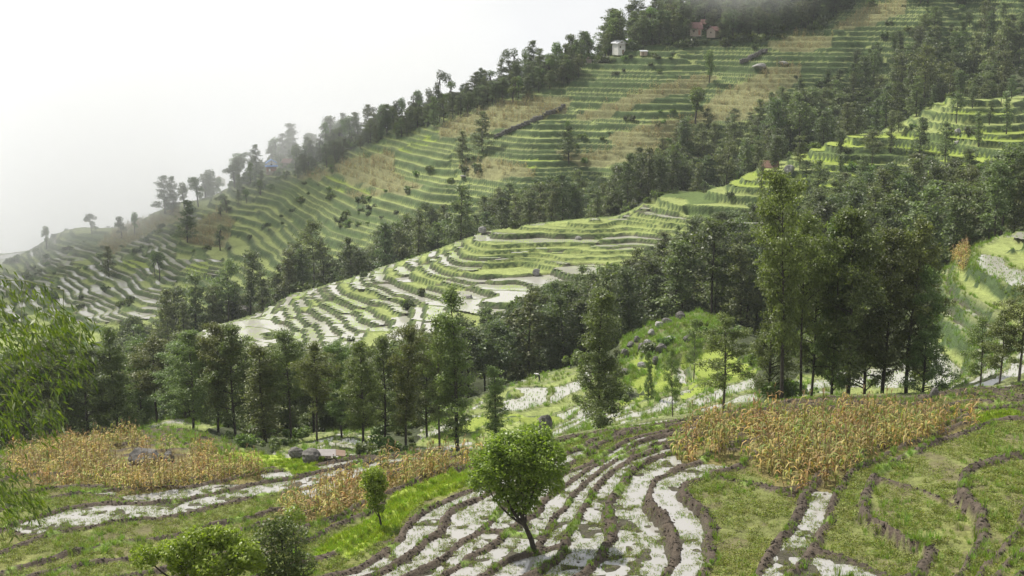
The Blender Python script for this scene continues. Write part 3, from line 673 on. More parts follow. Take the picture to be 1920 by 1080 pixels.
# scattering for what nobody could count: one object, instances on points
def scatter(name, P, rot, scl, protos, pick=None, kind='stuff', label=None, cat=None):
    me = bpy.data.meshes.new(name); n = len(P)
    me.vertices.add(n); me.vertices.foreach_set('co', np.asarray(P, np.float32).ravel())
    if pick is None: pick = np.arange(n) % len(protos)
    a = me.attributes.new('rot', 'FLOAT_VECTOR', 'POINT'); a.data.foreach_set('vector', np.asarray(rot, np.float32).ravel())
    a = me.attributes.new('scl', 'FLOAT_VECTOR', 'POINT'); a.data.foreach_set('vector', np.asarray(scl, np.float32).ravel())
    a = me.attributes.new('pick', 'INT', 'POINT'); a.data.foreach_set('value', np.asarray(pick, np.int32))
    col = bpy.data.collections.new(name + '_kinds')
    for i, pm in enumerate(protos): col.objects.link(bpy.data.objects.new('%s_kind_%02d' % (name, i), pm))
    ng = bpy.data.node_groups.new(name + '_spread', 'GeometryNodeTree')
    ng.interface.new_socket('Geometry', in_out='INPUT', socket_type='NodeSocketGeometry'); ng.interface.new_socket('Geometry', in_out='OUTPUT', socket_type='NodeSocketGeometry')
    N = ng.nodes.new; L = ng.links.new
    gi = N('NodeGroupInput'); go = N('NodeGroupOutput'); ip = N('GeometryNodeInstanceOnPoints'); ci = N('GeometryNodeCollectionInfo')
    ci.inputs['Collection'].default_value = col; ci.inputs['Separate Children'].default_value = True; ci.inputs['Reset Children'].default_value = True
    def attr(nm, ty):
        q = N('GeometryNodeInputNamedAttribute'); q.data_type = ty; q.inputs['Name'].default_value = nm; return q.outputs['Attribute']
    L(gi.outputs[0], ip.inputs['Points']); L(ci.outputs[0], ip.inputs['Instance']); ip.inputs['Pick Instance'].default_value = True
    L(attr('pick', 'INT'), ip.inputs['Instance Index'])
    er = N('FunctionNodeEulerToRotation'); L(attr('rot', 'FLOAT_VECTOR'), er.inputs[0]); L(er.outputs[0], ip.inputs['Rotation']); L(attr('scl', 'FLOAT_VECTOR'), ip.inputs['Scale'])
    L(ip.outputs[0], go.inputs[0])
    o = bpy.data.objects.new(name, me); COL.objects.link(o); md = o.modifiers.new('spread', 'NODES'); md.node_group = ng
    tag(o, label, cat, None, kind); return o
def rot_z(n): return np.stack([rng.normal(0, .08, n), rng.normal(0, .08, n), rng.uniform(0, 6.283, n)], 1)
def scl_u(n, a, b):
    s = rng.uniform(a, b, n); return np.stack([s, s, s * rng.uniform(.85, 1.2, n)], 1)
def sample_ground(gidx, mask_fn, per_m2, jitter=True):
    g = GRIDS[gidx]; m = mask_fn(g); m = m[:-1, :-1] & g['kq']; ii, jj = np.nonzero(m); area = g['dx'] * g['dy']
    n = rng.poisson(len(ii) * area * per_m2); k = rng.integers(0, len(ii), n); a = rng.random(n); b = rng.random(n); i, j = ii[k], jj[k]
    Zg = g['Z']; z = Zg[i, j] * (1 - a) * (1 - b) + Zg[i, j + 1] * a * (1 - b) + Zg[i + 1, j] * (1 - a) * b + Zg[i + 1, j + 1] * a * b
    P = np.stack([g['X'][i, j] + a * g['dx'], g['Y'][i, j] + b * g['dy'], z], 1); return P
# ------------------------------------------------------------------ trees
def proto(name, tb, cb, bark, leaf): return (tb.mesh(name + '_trunk', bark, True), cb.mesh(name + '_crown', leaf))
SH = ['column', 'crown', 'bushy', 'slim', 'tall', 'open']
AN = {}; AF = {}
for i, s in enumerate(SH):
    AN[s] = [proto('alder_near_%s%d' % (s, k), *alder(100 + i * 10 + k, True, s), M_BARK if s != 'open' else M_BARK_PALE, M_ALDER_L if (s in ('open', 'slim') or k == 1) else M_ALDER) for k in range(2 if s in ('column', 'crown', 'tall') else 1)]
    AF[s] = [proto('alder_far_%s%d' % (s, k), *alder(300 + i * 10 + k, False, s), M_BARK, M_ALDER_FAR if k == 0 else M_DARK) for k in range(2)]
PF = [proto('pollard_%d' % k, *pollard(500 + k), M_BARK, M_DARK if k % 2 else M_SHRUB) for k in range(7)]
TREES = []      # dicts: u, v, top, obj, set
def tree(name, pr, loc, height, unit, rz=None, wide=1.0, lean=(0, 0)):
    e = bpy.data.objects.new(name, None); COL.objects.link(e); e.empty_display_size = .5
    e.location = (loc[0], loc[1], loc[2] - .12); s = height / unit; e.scale = (s * wide, s * wide, s)
    e.rotation_euler = (lean[0], lean[1], R.uniform(0, 6.28) if rz is None else rz)
    for nm, me in (('trunk', pr[0]), ('crown', pr[1])):
        c = bpy.data.objects.new(nm, me); COL.objects.link(c); c.parent = e
    return e
def note(e, loc, h, where, cat, extra=''):
    u, v = project(np.array(loc)); u2, v2 = project(np.array((loc[0], loc[1], loc[2] + h)))
    TREES.append(dict(o=e, u=float(u), v=float(v), vt=float(v2), h=h, px=float(v - v2), where=where, cat=cat, extra=extra, Y=loc[1], look=''))
    return TREES[-1]

# --- the near trees, one by one: (u at the foot, distance, v of the top, shape, width, where)
NEAR = [(362,157,622,'column',1.0,0),(410,156,615,'tall',.95,0),(440,155,610,'column',1.05,0),(497,148,648,'slim',1.6,0),(548,150,628,'crown',.9,0),(596,141,648,'crown',.8,0),
        (640,146,655,'tall',.9,0),(680,137,638,'column',.9,0),(722,142,632,'column',.85,0),(762,139,622,'tall',.85,0),(800,150,640,'column',.9,0),(826,137,600,'open',.75,0),
        (860,136,543,'slim',1.15,1),(932,134,688,'slim',1.3,1),(1122,123,548,'bushy',.98,1),(1262,124,655,'open',.6,1),(1356,127,592,'open',1.05,1),
        (1466,127,345,'tall',.86,2),(1440,130,470,'bushy',.72,2),(1500,131,420,'crown',.8,2),(1522,134,440,'column',.75,2),(1560,133,410,'bushy',.8,2),(1588,131,395,'column',1.1,2),(1622,135,440,'bushy',.85,2),(1655,132,430,'column',1.05,2),
        (1700,132,418,'column',1.05,2),(1728,130,505,'bushy',.8,2),(1836,121,598,'open',1.0,3),(1872,118,585,'open',1.1,3),(1912,117,540,'open',1.15,3),(1300,160,600,'open',.8,1),(1215,150,660,'bushy',.5,1)]
for i, (u, Y, vt, s, w, wh) in enumerate(NEAR):
    loc = place(u, Y); h = max(3.0, zpix(vt, Y) - loc[2]); pr = AN[s][i % len(AN[s])]
    note(tree('alder_tree', pr, loc, h, 14.3, wide=w * .84 * min(1.25, 14 / h) ** .5, lean=(R.gauss(0, .02), R.gauss(0, .02))), loc, h, wh, 'alder')
VLOW_U = [0, 60, 200, 330, 400, 600, 720, 850, 950, 1010, 1200, 1280, 1400, 1500, 1600, 1700, 1800, 1900, 2000]
VLOW_V = [590, 590, 600, 625, 655, 668, 648, 605, 580, 535, 480, 425, 398, 372, 330, 300, 300, 290, 290]
def fill(n, u0, u1, y0, y1, h0, h1, where, vlow=None, mind=3.4, hi=False, shapes=('column', 'crown', 'tall', 'bushy'), tries=40, ok=None):
    out = []; pts = []
    for _ in range(n * tries):
        if len(out) >= n: break
        u = R.uniform(u0, u1); Y = R.uniform(y0(u) if callable(y0) else y0, y1(u) if callable(y1) else y1); loc = place(u, Y)
        if any((loc[0] - p[0]) ** 2 + (loc[1] - p[1]) ** 2 < mind * mind for p in pts): continue
        h = R.uniform(h0, h1)
        if vlow is not None:
            lim = np.interp(u, vlow[0], vlow[1]) + R.uniform(-14, 30); hm = zpix(lim, Y) - loc[2]
            if hm < h: h = hm
            if h < 5.0: continue
        if ok and not ok(u, Y, loc, h): continue
        pts.append(loc); out.append((loc, h, R.choice(shapes)))
    return out
PEND = []
def lift(items, where): PEND.extend([(loc, h, s, where) for (loc, h, s) in items])
VL = (VLOW_U, VLOW_V)
lift(fill(80, -40, 500, 166, 268, 11, 17, 4, VL), 4)                                             # dark wood at the left
lift(fill(95, 480, 1180, lambda u: 205 if u > 780 else 168, 262, 11, 16, 5, VL), 5)              # wood below the terraced spur
lift(fill(170, 1120, 1960, 208, lambda u: np.interp(u, YCF_U, YCF_Y) - 4, 11, 17, 6, VL), 6)      # wood at the right below the spur
lift(fill(34, 1420, 1960, 330, lambda u: np.interp(u, YC_U, YC_Y) - 4, 5, 11, 7, None, 6.5), 7)     # scattered on the spur's upper terraces
VBK = ([200, 280, 400, 470, 520, 570, 620, 700, 800, 850, 950, 1050, 1150, 1250, 1300, 1400, 1500, 1600, 1700, 1750, 1920, 2000], [585, 540, 500, 420, 370, 345, 400, 425, 372, 335, 330, 335, 292, 268, 205, 215, 145, 112, 62, 28, 8, 0])
yb = lambda u: np.interp(u, YC_U, YC_Y) + 5
lift(fill(170, 240, 1960, yb, lambda u: min(yb(u) + 42, 470), 12, 19, 8, VBK, 3.2), 8)               # belt behind the spur, near rows
BACK = fill(330, 420, 1960, lambda u: yb(u) + 30, lambda u: yb(u) + (60 if u < 1200 else 85), 9, 16, 9, VBK, 3.4)
PEND.sort(key=lambda q: -(q[1] / q[0][1]))
for (loc, h, s, where) in PEND[:265]:
    lod = AN if loc[1] < 200 else AF; pr = R.choice(lod[s]); note(tree('alder_tree', pr, loc, h, 14.3, wide=R.uniform(.85, 1.2) * (13 / h) ** .4, lean=(R.gauss(0, .03), R.gauss(0, .03))), loc, h, where, 'alder')
BACK += [(l, h, s) for (l, h, s, w) in PEND[265:]]

# --- trees of the far hillside
SKY = [(310,402),(325,398),(345,392),(372,388),(398,380),(228,448),(253,440),(172,440),(88,470),(290,520),(300,525),(205,520),(352,455),(412,470),(440,352),(470,345),(520,338),(555,318),(578,305),(600,290),(612,282),(640,272),(655,268),(672,262),(690,258),(705,248),(720,242),
       (738,232),(752,226),(770,214),(780,208),(795,200),(812,196),(828,192),(842,198),(858,188),(875,182),(890,190),(905,176),(920,172),(940,165),(955,160),(970,152),(985,158),(1000,148),(1012,150),(1028,140),(1045,132),(1060,128),(1075,118),(1066,308),(868,305),(905,290),(1305,235),(1330,160)]
def ray_ground(u, v, y0=395, y1=640):
    ys = np.arange(y0, y1, 1.0); k = unproj(u, v, 1.0)[2]; prev = None
    for Y in ys:
        x = unproj(u, v, Y)[0]; z = ground_z(x, Y)
        if k * Y <= z: return (x, Y, z)
    return None
HOUSES = [(509,322,20),(534,314,14),(412,348,20),(1160,103,16),(1207,106,12),(1302,68,18),(1322,62,14),(1338,70,16)]
def hides(u, v, h, wood=False): return any(abs(u - a) < w * .8 and b - 1 < v < b + 3 + h * 5.4 for a, b, w in HOUSES)
def far_tree(u, v, h, wide=1.0, where=10, alder_share=.25, dY=0):
    if hides(u, v, h): return
    loc = ray_ground(u, v)
    if loc is None:
        for dv in range(4, 60, 4):
            loc = ray_ground(u, v + dv)
            if loc is not None: loc = (loc[0], loc[1] + 5 + dv * .25, ground_z(loc[0], loc[1] + 5 + dv * .25)); break
    if loc is None: return
    if dY: loc = (loc[0], loc[1] + dY, ground_z(loc[0], loc[1] + dY))
    if R.random() < alder_share: note(tree('slope_tree', R.choice(AF[R.choice(['column', 'bushy', 'bushy'])]), loc, h * 1.25, 14.3, wide=R.uniform(.9, 1.3)), loc, h, where, 'far')
    else: note(tree('slope_tree', R.choice(PF), loc, h, 8.6, wide=wide * R.uniform(.8, 1.25)), loc, h, where, 'far')
for (u, v) in SKY: far_tree(u, v, R.uniform(7.5, 12.5), R.uniform(.8, 1.1))
far_tree(800, 190, 17, .75, 10, 0); far_tree(818, 182, 19, .6, 10, 0); far_tree(968, 140, 16, .7, 10, 0); far_tree(985, 132, 18, .6, 10, 0)
far_tree(1066, 305, 13, .35, 10, 0)
for k in range(62): 
    u = R.uniform(560, 1090); far_tree(u, np.interp(u, [560, 700, 850, 1000, 1090], [318, 258, 205, 165, 130]) + R.uniform(-16, 22), R.uniform(5, 9), 1.0, 10, .3)
for k in range(58):
    u = R.uniform(1090, 1530); far_tree(u, np.interp(u, [1090, 1200, 1300, 1400, 1530], [128, 92, 72, 66, 40]) - R.uniform(0, 85), R.uniform(8, 15), 1.0, 11, .5)
for k in range(26):
    u = R.uniform(400, 640); far_tree(u, np.interp(u, [400, 500, 640], [385, 335, 290]) + R.uniform(-5, 35), R.uniform(3.5, 7), 1.2, 12, .2)
for k in range(26):
    u = R.uniform(380, 640); far_tree(u, np.interp(u, [380, 500, 640], [380, 320, 265]) - R.uniform(0, 20), R.uniform(8, 14), 1.2, 12, .5, dY=R.uniform(0, 18))
FB = []
for k in range(150):
    u = R.uniform(560, 1100); v = np.interp(u, [560, 700, 850, 1000, 1100], [312, 252, 200, 158, 122]) + R.uniform(-14, 24); l = ray_ground(u, v)
    if l is not None and not hides(u, v, 8): FB.append((l, R.uniform(4, 8), R.choice(['column', 'bushy', 'bushy'])))
for k in range(420):
    u = R.uniform(1085, 1600); v = np.interp(u, [1085, 1200, 1290, 1360, 1450, 1540, 1600], [120, 92, 80, 82, 74, 50, 8]) - R.uniform(0, 1) ** 1.4 * 110; l = ray_ground(u, v)
    if l is not None and not hides(u, v, 13): FB.append((l, R.uniform(5, 11), R.choice(['column', 'bushy', 'bushy'])))
for k in range(70):
    u = R.uniform(1560, 2000); v = np.interp(u, [1560, 1700, 1920], [-6, 12, 25]) - R.uniform(0, 90); l = ray_ground(u, v)
    if l is not None and u > 1700 + R.uniform(-30, 30): FB.append((l, R.uniform(11, 16), R.choice(SH[:3])))
BACK += FB
protos = []; 
for s in SH[:5]:
    for k in range(2):
        src = AF[s][k]; bm = bmesh.new(); me = bpy.data.meshes.new('wood_' + s); bm.from_mesh(src[0]); n0 = len(bm.faces); bm.from_mesh(src[1]); bm.faces.ensure_lookup_table()
        for f in bm.faces[n0:]: f.material_index = 1
        bm.to_mesh(me); bm.free(); me.materials.append(M_BARK); me.materials.append(src[1].materials[0]); protos.append(me)
P = np.array([b[0] for b in BACK]); hs = np.array([b[1] for b in BACK]) / 14.3
scatter('distant_wood', P, rot_z(len(P)) * np.array([.4, .4, 1]), np.stack([hs ** .6, hs ** .6, hs], 1), protos, rng.integers(0, len(protos), len(P)), 'stuff', 'dark mass of trees filling the valley behind the middle spur', 'wood')
# ------------------------------------------------------------------ field plants, undergrowth
def zsel(zone, *classes, riser=None, bank=None):
    def fn(g):
        m = (g['zone'] == zone)
        if classes: m = m & np.isin(g['cls'], classes)
        if riser is not None: m = m & (g['riser'] == riser)
        if bank is not None: m = m & (g['bank'] == bank)
        return m
    return fn
# corn of the foreground: the nearest stalks singly, the rest as standing crop
CORN = [corn(700 + i) for i in range(6)]
corn_meshes = [(a.mesh('corn_stalk', M_STALK), b.mesh('corn_leaf_blades', M_CORN_DRY if i % 3 == 0 else M_CORN), c.mesh('corn_tassel', M_TASSEL)) for i, (a, b, c) in enumerate(CORN)]
corn_joint = [join_mb('corn_plant_joined', [(a, M_STALK), (b, M_CORN_DRY if i % 3 == 0 else M_CORN), (c, M_TASSEL)]) for i, (a, b, c) in enumerate(CORN)]
CP_ = np.concatenate([sample_ground(0, zsel(0, CLS_CORN), 1.9), sample_ground(1, zsel(0, CLS_CORN), 1.7)])
gap = fbm(CP_[:, 0] / 2.5, CP_[:, 1] / 2.5, 93) > -.28; CP_ = CP_[gap]
pu, pv = project(CP_); CP_ = CP_[~((np.abs(pu - 285) < 75) & (pv > 850) & (pv < 892))]
pu, pv = project(CP_); vis = (pu > -30) & (pu < 1950)
CP_ = CP_[vis]; pu = pu[vis]; pv = pv[vis]; size = 1 / CP_[:, 1]
order = np.argsort(-size); single = order[:290]; others = order[290:]
CORN_ONES = []
for i in single:
    x, y, z = CP_[i]; e = bpy.data.objects.new('corn_plant', None); COL.objects.link(e); e.location = (x, y, z); s = R.uniform(.85, 1.2); e.scale = (s, s, s); e.rotation_euler = (R.gauss(0, .12), R.gauss(0, .12), R.uniform(0, 6.28))
    k = R.randrange(6)
    for nm, me in zip(('stalk', 'leaves', 'tassel'), corn_meshes[k]):
        c = bpy.data.objects.new(nm, me); COL.objects.link(c); c.parent = e
    tag(e, None, 'corn'); CORN_ONES.append((e, float(pu[i]), float(pv[i])))
po = CP_[others]; n = len(po)
scatter('standing_corn', po, rot_z(n), scl_u(n, .8, 1.2), corn_joint, None, 'stuff', 'dry golden corn crop standing behind the front stalks', 'corn')
# corn on the far hillside
cl = [join_mb('far_corn', [(a, M_STALK), (b, M_CORN_FAR), (c, M_TASSEL)]) for i, (a, b, c) in enumerate([corn(760 + i, False) for i in range(4)])]
pf = sample_ground(3, zsel(3, CLS_CORN, riser=False), .75); pf = pf[fbm(pf[:, 0] / 6, pf[:, 1] / 6, 94) > -.4]; n = len(pf)
scatter('far_corn_crop', pf, rot_z(n), scl_u(n, .9, 1.4) * np.array([1.35, 1.35, .9]), cl, None, 'stuff', 'reddish ripe corn crop covering plots of the far hillside', 'corn')
pb = sample_ground(1, lambda g: (g['u'] > 1705) & (g['u'] < 1812) & (g['v'] > 470) & (g['v'] < 500) & (g['Y'] > 150), 2.0); n = len(pb)
if n: scatter('bench_corn', pb, rot_z(n), scl_u(n, .9, 1.2), corn_joint, None, 'stuff', 'small patch of yellow corn beside the curved paddy at the right edge', 'corn')
# weeds, grass
weeds = [weed_tuft(800 + i, 26, .3, .2).mesh('weed_tuft', M_WEED) for i in range(5)]
grs = [grass_tuft(820 + i, 18, .34, .16, .014).mesh('grass_tuft', M_GRASS) for i in range(4)]
reeds = [grass_tuft(840 + i, 22, .7, .22, .016, .7).mesh('tall_grass_tuft', M_GRASS) for i in range(3)]
ricet = [grass_tuft(830 + i, 9, .26, .05, .012, .4).mesh('rice_tuft', M_GRASS) for i in range(3)]
lime = [grass_tuft(850 + i, 16, .26, .16, .014, .3).mesh('seedling_tuft', M_LIME) for i in range(3)]
def inview(P, m=40): u, v = project(P); return P[(u > -m) & (u < 1920 + m) & (v < 1130)]
pw = inview(sample_ground(0, zsel(0, CLS_WEED, riser=False, bank=False), 15)); pw = pw[(fbm(pw[:, 0] / 1.6, pw[:, 1] / 1.6, 95) > -.35) & ((fbm(pw[:, 0] / 1.9, pw[:, 1] / 1.9, 98) < .25) | (rng.random(len(pw)) < .3))]; n = len(pw)
scatter('field_weeds', pw, rot_z(n), scl_u(n, .6, 1.15), weeds, None, 'stuff', 'low weeds covering the drained paddies of the foreground slope', 'weeds')
pw2 = inview(sample_ground(0, zsel(0, CLS_WATER, riser=False, bank=False), 34)); pw2 = pw2[fbm(pw2[:, 0] / .8, pw2[:, 1] / .8, 96) > -.16]; n = len(pw2)
scatter('paddy_stubble', pw2, rot_z(n), scl_u(n, .3, .75), weeds + ricet + ricet, None, 'stuff', 'old stubble and weeds poking out of the flooded foreground paddies', 'stubble')
pg = inview(np.concatenate([sample_ground(0, lambda g: (g['zone'] == 0) & (g['riser'] | g['bank']) & (fbm(g['X'] / 2.2, g['Y'] / 2.2, 91) < -.12), 14), sample_ground(0, zsel(0, CLS_CORN), 2.5)])); n = len(pg)
scatter('bank_grass', pg, rot_z(n), scl_u(n, .4, .9), grs, None, 'stuff', 'fresh grass growing along the earth banks of the foreground', 'grass')
pm = inview(sample_ground(0, zsel(0, CLS_WEED, riser=False), 5)); pm = pm[fbm(pm[:, 0] / 2.4, pm[:, 1] / 2.4, 90) > -.05]; n = len(pm)
scatter('field_grass', pm, rot_z(n), scl_u(n, .35, .95), grs + reeds[:1], None, 'stuff', 'scattered grass clumps standing among the foreground weeds', 'grass')
pl = inview(np.concatenate([sample_ground(0, zsel(0, CLS_RICE), 26), sample_ground(1, zsel(0, CLS_RICE), 12)])); n = len(pl)
scatter('grass_ribbon', pl, rot_z(n), scl_u(n, .7, 1.2), lime, None, 'stuff', 'bright yellow green rice nursery strip curving past the sapling', 'rice')
pr = inview(sample_ground(1, zsel(1, CLS_WATER, riser=False, bank=False), 3.2)); n = len(pr)
scatter('rice_seedlings', pr, rot_z(n), scl_u(n, .8, 1.4), ricet, None, 'stuff', 'thin rice seedlings standing in the flooded bench paddies', 'rice')
pr = inview(np.concatenate([sample_ground(1, lambda g: (g['zone'] == 1) & (g['riser'] | g['bank']), 3), sample_ground(1, lambda g: g['cls'] == CLS_GRASS, 5), sample_ground(1, zsel(0, CLS_WEED), 3)])); n = len(pr)
scatter('bench_grass', pr, rot_z(n), scl_u(n, .7, 1.4), grs + reeds[:1], None, 'stuff', 'rough grass on the banks of the valley bench paddies', 'grass')
# undergrowth
bsh = [bush(900 + i, .24, 900).mesh('bush_%d' % i, M_SHRUB if i % 2 else M_ALDER) for i in range(5)]
bshl = [bush(920 + i, .42, 330).mesh('far_bush_%d' % i, M_SHRUB if i % 2 else M_DARK) for i in range(4)]
pu_ = inview(sample_ground(1, zsel(4), .085)); q = inview(sample_ground(1, lambda g: (g['zone'] == 1) & (g['riser'] | (g['cls'] == CLS_GRASS)), .025)); pu_ = np.concatenate([pu_, q]); uu, vv_ = project(pu_); pu_ = pu_[~(((uu > 1150) & (uu < 1430) & (vv_ > 590) & (vv_ < 790) & (rng.random(len(uu)) < .75)) | ((uu > 850) & (uu < 1120) & (vv_ > 690)) | ((uu > 1740) & (vv_ > 470)))]; n = len(pu_)
scatter('undergrowth', pu_, rot_z(n), scl_u(n, .5, 1.7), bsh, None, 'stuff', 'dense low shrubs under the trees of the valley', 'undergrowth')
pq = inview(np.concatenate([sample_ground(2, zsel(4), .10), sample_ground(2, lambda g: (g['zone'] == 2) & g['riser'], .012), sample_ground(3, lambda g: (g['zone'] == 3) & g['riser'] & (fbm(g['X'] / 25, g['Y'] / 25, 97) > .2), .07), sample_ground(3, zsel(4), .06)])); n = len(pq)
scatter('hillside_scrub', pq, rot_z(n), scl_u(n, .5, 1.7), bshl, None, 'stuff', 'scrub clinging to terrace walls and gullies of the far slopes', 'scrub')

pk = sample_ground(3, lambda g: (g['v'] < np.interp(g['u'], [380, 560, 700, 850, 1000, 1090, 1200, 1300, 1400, 1540, 1600], [372, 318, 262, 210, 166, 132, 98, 88, 86, 54, 12])) & (g['u'] > 380) & (g['u'] < 1600), .045)
pk = inview(pk); uu, vv_ = project(pk); pk = pk[~np.array([hides(a, b_, 3) for a, b_ in zip(uu, vv_)], bool)]; n = len(pk)
scatter('ridge_bushes', pk, rot_z(n), scl_u(n, .9, 3.0), bshl, None, 'stuff', 'bushes crowding between the trees along the far ridge', 'bushes')
# clods of turned mud on the banks
M_MUD = mat_plain('wet_mud', (.040, .031, .024), (.10, .08, .06), 5, .75, .8)
def clod(seed):
    rg = random.Random(seed); bm = bmesh.new(); bmesh.ops.create_icosphere(bm, subdivisions=1, radius=1.0)
    for v in bm.verts: v.co = Vector((v.co.x * rg.uniform(.7, 1.3), v.co.y * rg.uniform(.6, 1.2), v.co.z * rg.uniform(.4, .9)))
    me = bpy.data.meshes.new('mud_clod'); bm.to_mesh(me); bm.free(); me.materials.append(M_MUD); return me
pc = inview(sample_ground(0, lambda g: (g['zone'] == 0) & ~np.isin(g['cls'], (CLS_RICE, CLS_CORN)) & (g['riser'] | g['bank']) & (fbm(g['X'] / 2.2, g['Y'] / 2.2, 91) > -.42), 16)); n = len(pc)
sc_ = rng.uniform(.03, .13, n) ** 1.0; scatter('mud_clods', pc, rng.uniform(0, 6.28, (n, 3)) * np.array([.2, .2, 1]), np.stack([sc_, sc_, sc_], 1), [clod(i) for i in range(4)], None, 'stuff', 'clods of dark turned mud along the foreground banks', 'mud')
# ------------------------------------------------------------------ foreground trees and bamboo
def px_tree(name, base, lobes, trunk_px, Y, leaf, dens, mats, seed, limb=.09, label=None, depth=1.0, gz=None):
    """Tree measured in photo pixels about its foot, built at distance Y."""
    x0 = unproj(base[0], base[1], Y)[0]; zb = ground_z(x0, Y) if gz is None else gz; k = F / (Y * CP - zb * SP); rr = random.Random(seed)
    zz = lambda v: unproj(960, v, Y)[2] - zb
    bl = [((u - base[0]) / k, rr.uniform(-1, 1) * depth, zz(v), r / k) for (u, v, r) in lobes]
    tr = [((u - base[0]) / k, 0, zz(v) if i else -.15) for i, (u, v) in enumerate(trunk_px)]
    tb, cb = ball_tree(seed, bl, tr, leaf, dens, limb)
    e = bpy.data.objects.new(name, None); COL.objects.link(e); e.location = (x0, Y, zb)
    for nm, me in (('trunk', tb.mesh(name + '_trunk', mats[0], True)), ('crown', cb.mesh(name + '_crown', mats[1]))):
        c = bpy.data.objects.new(nm, me); COL.objects.link(c); c.parent = e
    tag(e, label, 'tree'); return e
loc = None
def ray_near(u, v, y0=55, y1=130):
    k = unproj(u, v, 1.0)[2]
    for Y in np.arange(y0, y1, .2):
        x = unproj(u, v, Y)[0]; z = ground_z(x, Y)
        if k * Y <= z: return (x, float(Y), z)
    return (unproj(u, v, y1)[0], y1, k * y1)
gx, gY, gz_ = ray_near(1003, 1036)
px_tree('round_tree', (1003, 1036), [(972,848,52),(925,872,44),(1018,858,46),(905,908,30),(955,896,40),(1022,905,36),(985,940,28),(948,930,22),(1000,832,40),(940,842,36),(965,962,14)],
        [(1003,1036),(996,1012),(984,985),(978,968)], gY, .19, 1500, (M_BARK, M_BRIGHT), 41, .085, 'round crowned bright green tree with a leaning trunk standing on a mud bank', .7)
gx, gY, gz_ = ray_near(716, 990)
px_tree('sapling', (716, 990), [(703,905,26),(702,890,20),(706,928,20),(700,945,12),(714,955,9)], [(716,990),(712,970),(707,950)], gY, .17, 1900, (M_BARK, M_LIME), 42, .04, 'small lime green sapling beside the narrow strip of rusty corn', .2)
px_tree('bushy_tree', (352, 1150), [(288,1030,26),(318,1040,24),(342,1025,30),(372,1016,32),(405,1012,26),(430,1022,30),(462,1038,32),(350,1062,26),(400,1052,30),(440,1062,26),(482,1052,20)],
        [(352,1150),(352,1120),(360,1095),(365,1080)], 60, .17, 1900, (M_BARK, M_LIME), 43, .09, 'bright lime green many stemmed bushy tree cut by the bottom edge', .9)
px_tree('olive_tree', (545, 1160), [(532,985,26),(512,1005,32),(548,1018,34),(500,1040,32),(540,1055,38),(575,1045,28),(520,1080,34),(570,1085,28)], [(545,1160),(545,1120),(540,1085)], 62, .13, 1500, (M_BARK, M_OLIVE), 44, .07, 'dull olive leaved tree at the bottom edge beside the lime bushy tree', .9)
px_tree('small_leafy_tree', (556, 1070), [(552,962,17),(565,972,13),(542,975,12)], [(556,1070),(556,1020),(553,985)], 72, .14, 1500, (M_BARK, M_BRIGHT), 45, .04, 'small dark green tree peeking out behind the olive leaved tree', .3)

